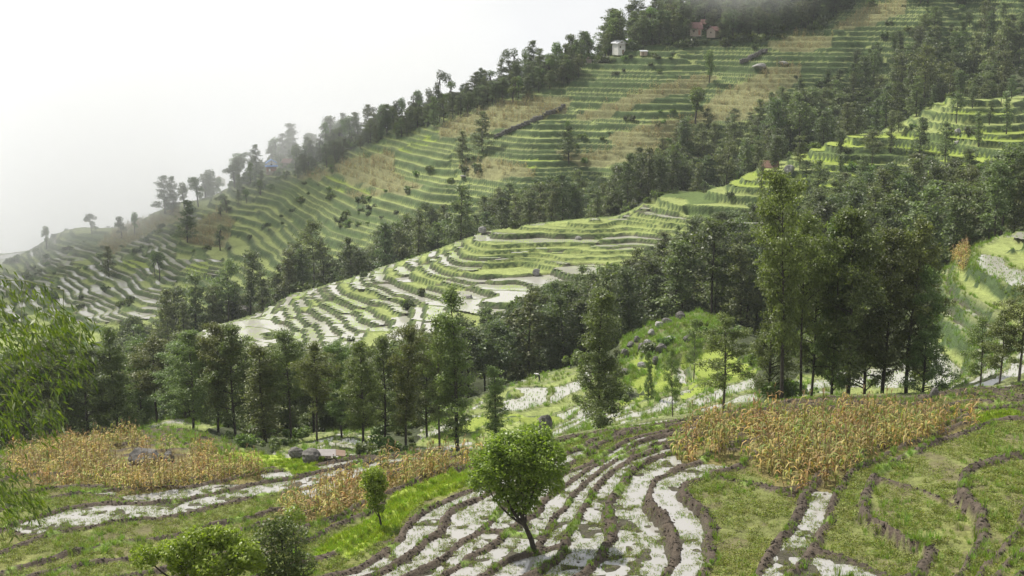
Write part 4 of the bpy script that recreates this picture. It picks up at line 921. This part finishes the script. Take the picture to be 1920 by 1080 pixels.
def bamboo():
    rg = np.random.default_rng(77); cul = MB(); lf = MB(); tw = MB(); x0, y0 = -12.2, 25.0; zb = ground_z(x0, y0)
    e = bpy.data.objects.new('bamboo_clump', None); COL.objects.link(e); e.location = (x0, y0, zb)
    sprays = [(5,612),(20,640),(40,600),(60,580),(85,560),(110,575),(128,598),(150,605),(92,618),(60,632),(30,665),(12,700),(45,705),(70,690),(100,688),(118,700),(135,712),(150,722),(20,745),(48,752),(10,780),(30,800),(60,812),(85,800),(100,792),(112,640),
              (15,835),(5,870),(18,900),(32,905),(10,930),(30,940),(48,950),(15,962),(40,970),(8,985),(58,965),(2,655),(-10,720),(-15,800),(-10,900),(25,720),(5,810),(75,655),(140,640),(0,580),(-20,620),(15,555)]
    starts = []
    tips = [(120, 545, 23.5), (150, 640, 25.5), (90, 760, 24.5), (60, 900, 23.8), (-40, 480, 26), (-80, 560, 27)]
    for i, (u, v, Y) in enumerate(tips):
        t = np.array(unproj(u, v, Y)) - np.array((x0, y0, zb)); a = rg.normal(0, .35, 2); b = np.array((a[0] - .3, a[1], -.2)); mid = np.array((b[0] - .5, (b[1] + t[1]) / 2, max(t[2] + 1.6, t[2] * 1.12)))
        s = np.linspace(0, 1, 16)[:, None]; pts = (1 - s) ** 2 * b + 2 * s * (1 - s) * mid + s ** 2 * t
        cul.tube(pts, np.linspace(.04, .006, 16), 7); starts.append(pts)
    allp = np.concatenate([p[4:] for p in starts])
    for (u, v) in sprays:
        c = np.array(unproj(u, v, rg.uniform(23.4, 26.6))) - np.array((x0, y0, zb)); d = np.linalg.norm(allp - c - np.array((0, 0, .4)), axis=1); st = allp[np.argmin(d)]
        m = (st + c) / 2 + np.array((0, 0, .22)); s = np.linspace(0, 1, 7)[:, None]; pts = (1 - s) ** 2 * st + 2 * s * (1 - s) * m + s ** 2 * (c + np.array((.15, 0, -.12)))
        tw.tube(pts, np.linspace(.007, .002, 7), 4)
        k = rg.integers(46, 66)
        for j in range(k):
            q = rg.uniform(.45, 1.0); p = np.array([np.interp(q, s[:, 0], pts[:, a]) for a in range(3)]) + rg.normal(0, .085, 3) * np.array((1.3, 1, 1))
            az = rg.uniform(-1.1, 1.1) if rg.random() < .75 else rg.uniform(0, 6.28); el = rg.uniform(-1.35, -.25); L = rg.uniform(.11, .19)
            dv = np.array((math.cos(az) * math.cos(el), math.sin(az) * math.cos(el), math.sin(el))); w = np.cross(dv, rg.normal(size=3)); w /= np.linalg.norm(w); w *= L * .11
            lf.add([p, p + dv * L * .35 + w, p + dv * L + np.array((0, 0, -.02)), p + dv * L * .35 - w], [(0, 1, 2, 3)])
    for nm, me in (('culms', cul.mesh('bamboo_culms', M_CULM, True)), ('twigs', tw.mesh('bamboo_twigs', M_CULM, True)), ('foliage', lf.mesh('bamboo_leaves', M_BAMBOO))):
        c = bpy.data.objects.new(nm, me); COL.objects.link(c); c.parent = e
    tag(e, 'drooping bamboo with narrow hanging leaves along the left edge', 'bamboo')
bamboo()

# ------------------------------------------------------------------ boulders
M_ROCK = mat_plain('lichen_rock', (.045, .042, .04), (.17, .16, .145), 2.2, .9, .9)
M_ROCK_PALE = mat_plain('pale_rock', (.12, .115, .11), (.34, .33, .31), 1.4, .9, .8)
def rock_mesh(seed, mat):
    rg = random.Random(seed); bm = bmesh.new(); bmesh.ops.create_icosphere(bm, subdivisions=3, radius=1.0); ns = [Vector((rg.gauss(0, 1), rg.gauss(0, 1), rg.gauss(0, 1))).normalized() for _ in range(16)]; cut = [rg.uniform(.55, .95) for _ in ns]
    for v in bm.verts:
        p = v.co.copy()
        for n_, c_ in zip(ns, cut):
            d = p.dot(n_)
            if d > c_: p -= n_ * (d - c_) * .9
        p *= 1 + .06 * math.sin(p.x * 9 + seed) * math.sin(p.y * 8) + .04 * math.sin(p.z * 13 + p.x * 7); v.co = p
    me = bpy.data.meshes.new('boulder'); bm.to_mesh(me); bm.free(); me.materials.append(mat); return me
ROCKS = [rock_mesh(i, M_ROCK if i < 4 else M_ROCK_PALE) for i in range(7)]
def boulder(u, v, w, h, label, kind=None, y0=55, y1=640, flat=1.0):
    l = ray_near(u, v, y0, y1); k = F / (l[1] * CP - l[2] * SP); o = bpy.data.objects.new('boulder', ROCKS[R.randrange(4) if kind is None else kind]); COL.objects.link(o)
    o.scale = (w / k / 2 * 1.15, w / k / 2 * flat, h / k * .72); o.location = (l[0], l[1], l[2] + h / k * .28); o.rotation_euler = (R.uniform(-.2, .2), R.uniform(-.2, .2), R.uniform(0, 3)); tag(o, label, 'boulder'); return o
boulder(272, 868, 62, 30, 'large dark boulder lying in the left corn field', 1)
boulder(315, 866, 24, 20, 'smaller dark rock right beside the large boulder in the corn', 2)
boulder(1021, 806, 28, 30, 'upright grey boulder standing among flooded paddies behind the round tree', 3, 120, 220)
boulder(583, 866, 40, 24, 'grey boulder beside the low tin shelter', 0)
boulder(556, 856, 30, 16, 'flat grey rock under the small paddies next to the tin shelter', 2, 100, 200)
boulder(455, 584, 36, 13, 'dark rock outcrop at the lower tip of the middle spur', 1, 250, 345)
for (u, v, w, lab) in [(1005,516,18,'pale boulder at the foot of the spur above the tree crowns'),(1085,450,12,'small pale rock on a terrace wall near the spur top'),(880,560,14,'small rock among the lower flooded spur terraces'),(830,566,12,'little stone on a bank of the spur, left of centre'),(905,435,16,'pale rock on the crest of the middle spur'),
                       (1480,322,22,'grey boulder right of the thatched hut'),(1795,250,14,'boulder on an upper green terrace near the right edge'),(1795,270,12,'second boulder just below, near the right edge'),(1672,228,10,'small rock on the spur crest near tall trees')]:
    boulder(u, v, w, w * .7, lab, R.choice([4, 5, 6]), 250, 430)
for (u, v, w, lab) in [(1425,130,30,'long pale rock slab in the middle of the far hillside'),(1470,124,18,'pale rock next to the long slab on the far hillside'),(1158,332,14,'pale stone heap on a lower far terrace'),(868,332,12,'grey stone below the far corn plot')]:
    boulder(u, v, w, w * .3, lab, R.choice([4, 5]), 395, 600)
KN = [(1172,668),(1182,650),(1195,640),(1205,655),(1215,648),(1222,628),(1235,612),(1250,605),(1258,640),(1240,660),(1275,600),(1205,690),(1228,695),(1290,640),(1170,700)]
ORD = ['first', 'second', 'third', 'fourth', 'fifth', 'sixth', 'seventh', 'eighth', 'ninth', 'tenth', 'eleventh', 'twelfth', 'thirteenth', 'fourteenth', 'fifteenth']
for i, (u, v) in enumerate(sorted(KN)):
    boulder(u, v, R.uniform(11, 22), R.uniform(9, 16), 'rock on the grassy knoll, %s counted from the left' % ORD[i], R.choice([0, 4, 5, 2]), 140, 225)
boulder(1808, 500, 26, 18, 'dark rock at the end of the curved paddy wall on the right', 1, 140, 220)
boulder(1752, 745, 16, 18, 'mossy rock at the edge of the right hand corn field', 2, 90, 160)

# ------------------------------------------------------------------ buildings
def flat(name, c, rough=.7, var=.15):
    return mat_plain(name, tuple(x * (1 - var) for x in c), tuple(min(1, x * (1 + var)) for x in c), 2.0, rough, .1)
M_WHITE = flat('limewash', (.60, .59, .57)); M_BLUE = flat('blue_tin', (.16, .30, .62), .4); M_BRICK = flat('red_earth_wall', (.28, .13, .09)); M_RED = flat('rusty_roof', (.17, .095, .085)); M_CREAM = flat('mud_wall', (.30, .25, .20)); M_GREY = flat('grey_tin', (.52, .53, .55), .5)
M_TIN = flat('old_tin', (.24, .22, .21), .6); M_DARKGLASS = flat('dark_opening', (.02, .02, .022), .3); M_WOOD = flat('weathered_timber', (.20, .14, .10)); M_THATCH = mat_plain('thatch', (.10, .06, .045), (.24, .15, .11), 9, .95, .9)
def box(name, c, s, mat, parent, rot=0):
    x, y, z = (a / 2 for a in s); v = [(sx * x, sy * y, sz * z) for sz in (-1, 1) for sy in (-1, 1) for sx in (-1, 1)]
    f = [(0, 2, 3, 1), (4, 5, 7, 6), (0, 1, 5, 4), (2, 6, 7, 3), (0, 4, 6, 2), (1, 3, 7, 5)]
    o = mesh_obj(name, v, f, mat, parent); o.location = c; o.rotation_euler = (0, 0, rot); return o
def gable_roof(name, w, d, z, rise, over, mat, parent, thick=.12, axis='y'):
    """ridge along y (gable faces the viewer) or along x"""
    a = w / 2 + over; b = d / 2 + over
    if axis == 'x': a, b = d / 2 + over, w / 2 + over
    sl = rise / (a - over) * over; v = []
    for y in (-b, b):
        v += [(-a, y, z - sl), (0, y, z + rise), (a, y, z - sl), (-a, y, z - sl + thick), (0, y, z + rise + thick), (a, y, z - sl + thick)]
    f = [(0, 1, 7, 6), (1, 2, 8, 7), (3, 9, 10, 4), (4, 10, 11, 5), (0, 6, 9, 3), (2, 5, 11, 8), (0, 3, 4, 1), (1, 4, 5, 2), (6, 7, 10, 9), (7, 8, 11, 10)]
    if axis == 'x': v = [(y, -x, zz) for (x, y, zz) in v]
    return mesh_obj(name, v, f, mat, parent)
def gable_wall(name, w, d, z, rise, mat, parent, axis='y'):
    a, b = w / 2 - .02, d / 2 - .02
    if axis == 'x': a, b = b, a
    v = [(-a, -b, z), (a, -b, z), (0, -b, z + rise - .02), (-a, b, z), (a, b, z), (0, b, z + rise - .02)]
    if axis == 'x': v = [(y, -x, zz) for (x, y, zz) in v]
    return mesh_obj(name, v, [(0, 1, 2), (3, 5, 4), (0, 2, 5, 3), (1, 4, 5, 2), (0, 3, 4, 1)], mat, parent)
def window(e, x, z, w, h, y, mat=None):
    p = box('window', (x, y, z), (w, .08, h), M_WOOD, e); box('pane', (0, -.045, 0), (w * .78, .03, h * .8), M_DARKGLASS, p); return p
def house_at(name, u, v, rz, label, cat='house', y0=395, y1=640, lift=0):
    l = ray_near(u, v, y0, y1); e = bpy.data.objects.new(name, None); COL.objects.link(e); e.location = (l[0], l[1], l[2] + lift); e.rotation_euler = (0, 0, rz); q = .86 if y0 >= 395 else 1.0; e.scale = (q, q, q); tag(e, label, cat); return e
# blue-roofed house
e = house_at('village_house', 509, 322, math.radians(12), 'two storey house with bright blue tin roof on the misty slope')
box('plinth', (0, 0, -.4), (5.2, 4.6, 1.6), M_CREAM, e)
box('lower_wall', (0, 0, 1.5), (4.6, 4.0, 2.3), M_BRICK, e); box('skirt_roof', (0, -.2, 2.75), (6.0, 5.4, .16), M_BLUE, e)
sk = mesh_obj('skirt_roof', [(-3.1, -2.9, 2.62), (3.1, -2.9, 2.62), (2.3, -2.02, 3.25), (-2.3, -2.02, 3.25)], [(0, 1, 2, 3)], M_BLUE, e)
box('upper_wall', (0, 0, 3.55), (4.4, 3.8, 1.45), M_WHITE, e); gable_wall('gable', 4.4, 3.8, 4.28, 1.35, M_WHITE, e); gable_roof('roof', 4.4, 3.8, 4.28, 1.4, .45, M_BLUE, e)
for x in (-1.6, -.8, 0, .8, 1.6): window(e, x, 2.05, .5, .7, -2.04, M_WHITE)
window(e, 0, 3.6, .8, .7, -1.94); window(e, 0, 4.75, .4, .5, -1.94); box('door', (-.9, -2.05, .95), (.8, .1, 1.4), M_WHITE, e)
# neighbour with rusty roof
e = house_at('village_house', 534, 314, math.radians(-20), 'low rusty roofed house half hidden behind the blue roofed one'); box('wall', (0, 3, 1.0), (4.2, 3.6, 2.6), M_CREAM, e)
r_ = gable_roof('roof', 4.2, 3.6, 2.3, 1.4, .4, M_RED, e, axis='x'); r_.location = (0, 3, 0); window(e, .6, 1.4, .6, .7, 1.16)
# house swallowed by fog
e = house_at('village_house', 412, 348, math.radians(18), 'pale walled house with brownish roof almost lost in fog'); box('wall', (0, 0, 1.4), (5.4, 4.2, 3.2), M_WHITE, e); gable_wall('gable', 5.4, 4.2, 3.0, 1.9, M_WHITE, e); gable_roof('roof', 5.4, 4.2, 3.0, 1.9, .5, M_RED, e); window(e, -1.2, 1.6, .7, .8, -2.14); window(e, 1.2, 1.6, .7, .8, -2.14)
# tall white house
e = house_at('village_house', 1160, 103, math.radians(28), 'tall narrow white house with grey tin roof among trees'); box('wall', (0, 0, 2.2), (3.4, 4.6, 5.0), M_WHITE, e); gable_wall('gable', 3.4, 4.6, 4.7, 1.0, M_WHITE, e); gable_roof('roof', 3.4, 4.6, 4.7, 1.0, .55, M_GREY, e); window(e, 0, 4.9, .5, .5, -2.34); window(e, -.7, 3.0, .6, .9, -2.34); box('balcony', (0, -2.6, 3.9), (3.6, .5, .12), M_WOOD, e); box('door', (.6, -2.34, 1.0), (.8, .1, 1.8), M_WOOD, e)
e = house_at('shed', 1207, 106, math.radians(10), 'small pale shed with flat tin roof at the top of the terraces', 'shed'); box('wall', (0, 0, .7), (2.6, 2.0, 1.8), M_CREAM, e); rf = box('roof', (0, 0, 1.7), (3.1, 2.6, .12), M_GREY, e); rf.rotation_euler = (.12, 0, 0); box('door', (-.5, -1.02, .6), (.7, .08, 1.3), M_WOOD, e)
# red-roofed farmstead of three
e = house_at('village_house', 1302, 68, math.radians(6), 'cream house with wide pinkish red roof, leftmost of the red roofed farm'); box('wall', (0, 0, 1.3), (4.8, 4.4, 3.4), M_CREAM, e); gable_roof('roof', 4.8, 4.4, 3.0, 2.1, .6, M_RED, e, axis='x'); gable_wall('gable', 4.8, 4.4, 3.0, 2.0, M_CREAM, e, axis='x'); box('door', (1.5, -2.24, 1.1), (.8, .1, 1.9), M_BRICK, e); window(e, -.8, 1.7, .8, .8, -2.24)
e = house_at('village_house', 1322, 62, math.radians(-14), 'red roofed house standing behind the other two of the farm'); box('wall', (0, 4, 1.6), (3.6, 3.6, 4.0), M_WHITE, e); r_ = gable_roof('roof', 3.6, 3.6, 3.6, 1.8, .5, M_RED, e, axis='x'); r_.location = (0, 4, 0); window(e, 0, 2.4, .7, .8, 2.16)
e = house_at('village_house', 1338, 70, math.radians(-38), 'earth walled house with maroon gable roof, rightmost of the red roofed farm'); box('wall', (0, 0, 1.2), (3.9, 4.4, 3.0), M_CREAM, e); gable_wall('gable', 3.9, 4.4, 2.7, 1.3, M_CREAM, e); gable_roof('roof', 3.9, 4.4, 2.7, 1.35, .45, M_RED, e); window(e, 0, 1.8, .6, .7, -2.24)
e = house_at('shed', 1104, 118, 0, 'tiny rusty roofed shed in the bushes below the white house', 'shed'); box('wall', (0, 0, .6), (2.2, 1.8, 1.6), M_CREAM, e); gable_roof('roof', 2.2, 1.8, 1.4, .8, .3, M_RED, e)
# thatched field hut
e = house_at('field_hut', 1443, 330, math.radians(-18), 'open thatched hut on posts at the end of a green terrace', 'hut', 330, 372)
for sx in (-1.7, 1.7):
    for sy in (-1.1, 1.1): box('post', (sx, sy, .9), (.14, .14, 2.2), M_WOOD, e)
box('floor', (0, 0, .35), (3.4, 2.2, .12), M_WOOD, e); box('beam', (0, -1.1, 1.95), (3.8, .12, .14), M_WOOD, e); box('beam', (0, 1.1, 1.95), (3.8, .12, .14), M_WOOD, e); gable_roof('thatch_roof', 3.4, 2.2, 2.05, 1.15, .45, M_THATCH, e, .2, 'x'); box('bench', (.4, .3, .75), (1.6, .4, .1), M_WOOD, e)
# low tin shelter by the stream
e = house_at('tin_shelter', 610, 862, math.radians(8), 'low shelter roofed with grey tin sheets behind the grey boulder', 'shelter', 100, 170)
for sx in (-.9, .9):
    for sy in (-.6, .6): box('post', (sx * .8, sy * .8, .2), (.08, .08, .8), M_WOOD, e)
rf = box('roof', (0, 0, .62), (1.9, 1.3, .05), M_TIN, e); rf.rotation_euler = (.18, .05, 0); rf = box('roof', (1.3, .1, .5), (1.0, 1.2, .05), M_WOOD, e); rf.rotation_euler = (.15, .16, 0)
# dry stone walls on the far hillside
def wall(p0, p1, label, n=24):
    e = bpy.data.objects.new('stone_wall', None); COL.objects.link(e); rr = random.Random(len(label)); vs = []; a = ray_near(*p0, 395, 620); e.location = a; bm_v = []; bm_f = []
    us = np.linspace(p0[0], p1[0], n); vv = np.linspace(p0[1], p1[1], n)
    pts = [ray_near(float(u), float(v), 395, 620) for u, v in zip(us, vv)]
    mb = MB()
    for i in range(n - 1):
        q0, q1 = np.array(pts[i]), np.array(pts[i + 1]); L = np.linalg.norm((q1 - q0)[:2]); m = max(1, int(L / 1.1))
        for j in range(m):
            c = q0 + (q1 - q0) * (j + .5) / m - np.array(a)
            for kz in range(2):
                s = np.array([rr.uniform(.45, .7), rr.uniform(.35, .5), rr.uniform(.3, .42)]); cc = c + np.array([rr.gauss(0, .08), rr.gauss(0, .08), .25 + kz * .6])
                corner = np.array([(x, y, z) for z in (-1, 1) for y in (-1, 1) for x in (-1, 1)]) * s * (1 + .12 * np.array([[rr.gauss(0, 1)] for _ in range(8)])); mb.add(cc + corner, [(0, 2, 3, 1), (4, 5, 7, 6), (0, 1, 5, 4), (2, 6, 7, 3), (0, 4, 6, 2), (1, 3, 7, 5)])
    st = bpy.data.objects.new('stones', mb.mesh('wall_stones', M_ROCK)); COL.objects.link(st); st.parent = e; tag(e, label, 'wall')
wall((925, 262), (1058, 204), 'dark dry stone wall climbing across the middle far terraces'); wall((1388, 122), (1438, 97), 'short dark stone wall high on the far hillside near the farm', 14)

# ------------------------------------------------------------------ farm worker bending in the paddy
def person():
    l = ray_near(1011, 716, 150, 225); bm = bmesh.new()
    J = {'pel': (0, 0, .86), 'chest': (-.32, 0, 1.06), 'neck': (-.46, 0, 1.08), 'head': (-.58, 0, 1.05), 'lk': (.02, .12, .46), 'la': (.06, .13, .06), 'lt': (-.1, .13, .03), 'rk': (.0, -.12, .46), 'ra': (.08, -.13, .06), 'rt': (-.08, -.13, .03),
         'ls': (-.40, .19, 1.04), 'le': (-.44, .22, .74), 'lh': (-.50, .12, .50), 'rs': (-.40, -.19, 1.04), 're': (-.46, -.22, .74), 'rh': (-.56, -.1, .52), 'lh2': (-.53, .11, .42), 'rh2': (-.6, -.09, .44)}
    rad = {'pel': .15, 'chest': .16, 'neck': .06, 'head': .10, 'lk': .075, 'la': .05, 'lt': .04, 'rk': .075, 'ra': .05, 'rt': .04, 'ls': .075, 'le': .05, 'lh': .035, 'rs': .075, 're': .05, 'rh': .035, 'lh2': .03, 'rh2': .03}
    E = [('pel', 'chest'), ('chest', 'neck'), ('neck', 'head'), ('pel', 'lk'), ('lk', 'la'), ('la', 'lt'), ('pel', 'rk'), ('rk', 'ra'), ('ra', 'rt'), ('chest', 'ls'), ('ls', 'le'), ('le', 'lh'), ('lh', 'lh2'), ('chest', 'rs'), ('rs', 're'), ('re', 'rh'), ('rh', 'rh2')]
    ks = list(J); me = bpy.data.meshes.new('person'); me.from_pydata([J[k] for k in ks], [(ks.index(a), ks.index(b)) for a, b in E], [])
    o = bpy.data.objects.new('person', me); COL.objects.link(o); o.location = l; o.rotation_euler = (0, 0, .5)
    md = o.modifiers.new('skin', 'SKIN'); md.use_smooth_shade = True
    for i, k in enumerate(ks): me.skin_vertices[0].data[i].radius = (rad[k], rad[k])
    me.skin_vertices[0].data[0].use_root = True; o.modifiers.new('sub', 'SUBSURF').levels = 1
    m = newmat('work_clothes'); b = NB(m); tc = b.n('ShaderNodeTexCoord').outputs['Object']; sp_ = b.n('ShaderNodeSeparateXYZ'); b.l(tc, sp_.inputs[0])
    bs = b.n('ShaderNodeBsdfPrincipled'); b.l(b.ramp(sp_.outputs['X'], [(.0, (.5, .5, .5)), (1, (.5, .5, .5))]), bs.inputs['Base Color'])
    # shirt over the back, dark trousers below
    c = b.mix(b.math('GREATER_THAN', sp_.outputs['Z'], .93), (.05, .05, .06), (.62, .58, .58)); b.l(c, bs.inputs['Base Color']); bs.inputs['Roughness'].default_value = .9
    ot = b.n('ShaderNodeOutputMaterial'); b.l(bs.outputs[0], ot.inputs[0]); me.materials.append(m)
    hb = MB(); a = np.linspace(0, 6.283, 12, endpoint=False)
    v = [(-.62 + .13 * math.cos(t) , .13 * math.sin(t), 1.1) for t in a] + [(-.62 + .09 * math.cos(t), .09 * math.sin(t), 1.17) for t in a] + [(-.62, 0, 1.2)]
    f = [(i, (i + 1) % 12, 12 + (i + 1) % 12, 12 + i) for i in range(12)]; hb.add(v, f); hb.f3.append(np.array([(12 + i, 12 + (i + 1) % 12, 24) for i in range(12)])); hat = bpy.data.objects.new('headscarf', hb.mesh('headscarf', M_WHITE)); COL.objects.link(hat); hat.parent = o
    tag(o, 'person in pale shirt and dark trousers bending over the paddy edge', 'person')
person()
# ------------------------------------------------------------------ air: thin haze, fog bank along the ridge
def volume_box(name, lo, hi, mat):
    x0, y0, z0 = lo; x1, y1, z1 = hi; v = [(x, y, z) for z in (z0, z1) for y in (y0, y1) for x in (x0, x1)]
    o = mesh_obj(name, v, [(0, 2, 3, 1), (4, 5, 7, 6), (0, 1, 5, 4), (2, 6, 7, 3), (0, 4, 6, 2), (1, 3, 7, 5)], mat); o['kind'] = 'stuff'; return o
HAZE, FOG = True, True
if HAZE:
    m = newmat('thin_air'); b = NB(m); v = b.n('ShaderNodeVolumePrincipled'); v.inputs['Density'].default_value = .00010; v.inputs['Color'].default_value = (.90, .95, 1.0, 1); v.inputs['Anisotropy'].default_value = .2
    o = b.n('ShaderNodeOutputMaterial'); b.l(v.outputs[0], o.inputs['Volume']); hz = volume_box('haze', (-420, -30, -190), (420, 720, 80), m)
    tag(hz, 'thin pale haze filling the valley air', 'haze')
if FOG:
    m = newmat('fog'); b = NB(m); P = pos(b)
    # density: cloud billows, thicker away from the crest
    n1 = b.noise(.017, 4, P, .6); sx = b.n('ShaderNodeSeparateXYZ'); b.l(P, sx.inputs[0])
    # distance beyond the crest line, measured across it: Y - (a + b X)
    v = b.n('ShaderNodeVolumePrincipled'); v.inputs['Color'].default_value = (1, 1, 1, 1); v.inputs['Anisotropy'].default_value = .1
    crest = b.math('ADD', b.math('MULTIPLY', sx.outputs['X'], .0), 0)
    CR = [(-80,470),(100,440),(300,395),(480,335),(640,280),(760,232),(900,182),(1050,125),(1200,62),(1350,0)]
    L = [unproj(u, v_, dplane(u, v_)) for (u, v_) in CR]
    A = np.array([[1, l[0], l[0] ** 2] for l in L]); co = np.linalg.lstsq(A, np.array([l[1] for l in L]), rcond=None)[0]
    xx = b.math('MULTIPLY', sx.outputs['X'], sx.outputs['X'])
    d = b.math('SUBTRACT', sx.outputs['Y'], b.math('ADD', b.math('ADD', b.math('MULTIPLY', sx.outputs['X'], float(co[1])), b.math('MULTIPLY', xx, float(co[2]))), float(co[0])))
    mr = b.n('ShaderNodeMapRange'); m4 = b.n('ShaderNodeMapRange'); b.l(sx.outputs['X'], m4.inputs['Value']); m4.inputs['From Min'].default_value = -195.0; m4.inputs['From Max'].default_value = -85.0; m4.inputs['To Min'].default_value = 85; m4.inputs['To Max'].default_value = 14; m4.interpolation_type = 'SMOOTHSTEP'
    b.l(b.math('ADD', b.math('ADD', d, m4.outputs[0]), b.math('MULTIPLY', b.math('SUBTRACT', n1, .5), 125.0)), mr.inputs['Value']); mr.inputs['From Min'].default_value = -20; mr.inputs['From Max'].default_value = 48.0; mr.inputs['To Min'].default_value = 0; mr.inputs['To Max'].default_value = .013; mr.interpolation_type = 'SMOOTHSTEP'
    m2 = b.n('ShaderNodeMapRange'); b.l(d, m2.inputs['Value']); m2.inputs['From Min'].default_value = 50; m2.inputs['From Max'].default_value = 100.0; m2.inputs['To Min'].default_value = 1; m2.inputs['To Max'].default_value = 0; m2.interpolation_type = 'SMOOTHSTEP'
    m3 = b.n('ShaderNodeMapRange'); b.l(sx.outputs['X'], m3.inputs['Value']); m3.inputs['From Min'].default_value = -45; m3.inputs['From Max'].default_value = 12.0; m3.inputs['To Min'].default_value = 1; m3.inputs['To Max'].default_value = 0; m3.interpolation_type = 'SMOOTHSTEP'
    b.l(b.math('MULTIPLY', b.math('MULTIPLY', mr.outputs[0], m2.outputs[0]), m3.outputs[0]), v.inputs['Density']); o = b.n('ShaderNodeOutputMaterial'); b.l(v.outputs[0], o.inputs['Volume'])
    fg = volume_box('fog_bank', (-420, 430, -150), (16, 700, 90), m); tag(fg, 'thick white fog bank rising behind the far ridge', 'fog')
    def puff(name, lo, hi, dens, nscale, amp, label, top=None, seed=0.0):
        m = newmat(name + '_mist'); b = NB(m); P = pos(b); mp = b.n('ShaderNodeMapping'); mp.inputs['Location'].default_value = (seed, seed, 0); b.l(P, mp.inputs['Vector'])
        n1 = b.noise(nscale, 4, mp.outputs[0], .6); sx = b.n('ShaderNodeSeparateXYZ'); b.l(P, sx.inputs[0]); fac = None
        for ax, a_, c_ in (('X', lo[0], hi[0]), ('Y', lo[1], hi[1]), ('Z', lo[2], hi[2])):      # rounded: fades out before it reaches its box
            h_ = (c_ - a_) / 2; q = b.math('DIVIDE', b.math('SUBTRACT', sx.outputs[ax], (a_ + c_) / 2), h_); q = b.math('MULTIPLY', q, q); fac = q if fac is None else b.math('ADD', fac, q)
        rad = b.math('SQRT', fac); fac = b.math('SUBTRACT', 1.0, rad); amp_ = b.math('MULTIPLY', b.math('MINIMUM', fac, .35), amp * 2.2)
        mr = b.n('ShaderNodeMapRange'); mr.interpolation_type = 'SMOOTHSTEP'; b.l(b.math('ADD', fac, b.math('MULTIPLY', b.math('SUBTRACT', n1, .5), amp_)), mr.inputs['Value'])
        mr.inputs['From Min'].default_value = .06; mr.inputs['From Max'].default_value = .5; mr.inputs['To Min'].default_value = 0; mr.inputs['To Max'].default_value = dens
        v = b.n('ShaderNodeVolumePrincipled'); v.inputs['Color'].default_value = (1, 1, 1, 1); b.l(mr.outputs[0], v.inputs['Density']); o = b.n('ShaderNodeOutputMaterial'); b.l(v.outputs[0], o.inputs['Volume'])
        f = volume_box(name, lo, hi, m); tag(f, label, 'fog')
    puff('fog_wisp', (20, 462, -12), (140, 540, 50), .008, .03, 1.2, 'wisp of mist drifting through the trees above the red roofed farm')
cy.volume_step_rate = 5.0; cy.volume_max_steps = 64
# ------------------------------------------------------------------ which tree is which
def ordinal(n):
    small = 'zeroth first second third fourth fifth sixth seventh eighth ninth tenth eleventh twelfth thirteenth fourteenth fifteenth sixteenth seventeenth eighteenth nineteenth'.split()
    tens = ' . twenty thirty forty fifty sixty seventy eighty ninety'.split(' ')[1:]; tth = {2: 'twentieth', 3: 'thirtieth', 4: 'fortieth', 5: 'fiftieth', 6: 'sixtieth', 7: 'seventieth', 8: 'eightieth', 9: 'ninetieth'}
    if n < 20: return small[n]
    if n < 100: return tth[n // 10] if n % 10 == 0 else tens[n // 10] + '-' + small[n % 10]
    return ('hundredth' if n == 100 else 'hundred-and-' + ordinal(n - 100))
tens_fix = {2: 'twenty', 3: 'thirty', 4: 'forty', 5: 'fifty', 6: 'sixty', 7: 'seventy', 8: 'eighty', 9: 'ninety'}
def ordinal2(n):
    o = ordinal(n) if n < 20 or n % 10 == 0 and n < 100 else None
    if o: return o
    if n < 100: return tens_fix[n // 10] + '-' + ordinal(n % 10)
    return 'hundredth' if n == 100 else 'hundred-and-' + ordinal2(n - 100)
WH = {0: ('alder', 'in the row behind the left corn field', 'alders behind the left corn field'), 1: ('alder', 'around the flooded paddies behind the round tree', 'alders on the valley bench'), 2: ('alder', 'in the tall clump behind the right corn field', 'tall clump behind the right corn field'),
      3: ('thin tree', 'at the right edge before the paddies', 'thin trees at the right edge'), 4: ('tree', 'in the dark wood behind the bamboo', 'dark wood on the left'), 5: ('alder', 'in the wood below the flooded spur terraces', 'wood below the spur'), 6: ('alder', 'in the wood on the right below the spur', 'wood on the right'),
      7: ('tree', 'scattered over the green upper spur terraces', 'trees on the upper spur'), 8: ('alder', 'in the belt just behind the middle spur', 'belt behind the spur'), 10: ('tree', 'along the ridge and face of the far hillside', 'trees along the far ridge'), 11: ('tree', 'in the misty wood around the red roofed farm', 'trees around the farm'), 12: ('tree', 'near the blue roofed house on the misty slope', 'trees around the blue roofed house')}
for w, (noun, phrase, grp) in WH.items():
    T = sorted([t for t in TREES if t['where'] == w], key=lambda t: t['u'])
    if not T: continue
    hs_ = sorted(t['h'] for t in T); lo_, hi_ = hs_[len(hs_) // 4], hs_[(3 * len(hs_)) // 4]
    for i, t in enumerate(T):
        adj = 'low ' if t['h'] < lo_ else ('tall ' if t['h'] > hi_ else '')
        tag(t['o'], '%s%s %s, %s from the left' % (adj, noun, phrase, ordinal2(i + 1)), 'tree', grp)
seg = [(0, 500, 'golden corn stalk at the near edge of the field around the dark boulder'), (500, 960, 'rusty corn stalk in the narrow strip beside the bright green ribbon'), (960, 1330, 'corn stalk at the left front corner of the field below the tall clump'), (1330, 1420, 'corn stalk at the field edge above the broad white paddy'),
       (1420, 1500, 'corn stalk on the lowest jutting tip of the big corn field'), (1500, 1580, 'corn stalk just right of the lowest tip of the big corn field'), (1580, 1680, 'corn stalk beside the long mud bank on the right'), (1680, 2400, 'corn stalk at the far right end of the big corn field')]
for (e, u, v) in CORN_ONES:
    for a, b_, lab in seg:
        if a <= u < b_: tag(e, lab, 'corn', 'stalks: ' + lab)
    if 'label' not in e: tag(e, seg[0][2], 'corn', 'stalks: ' + seg[0][2])
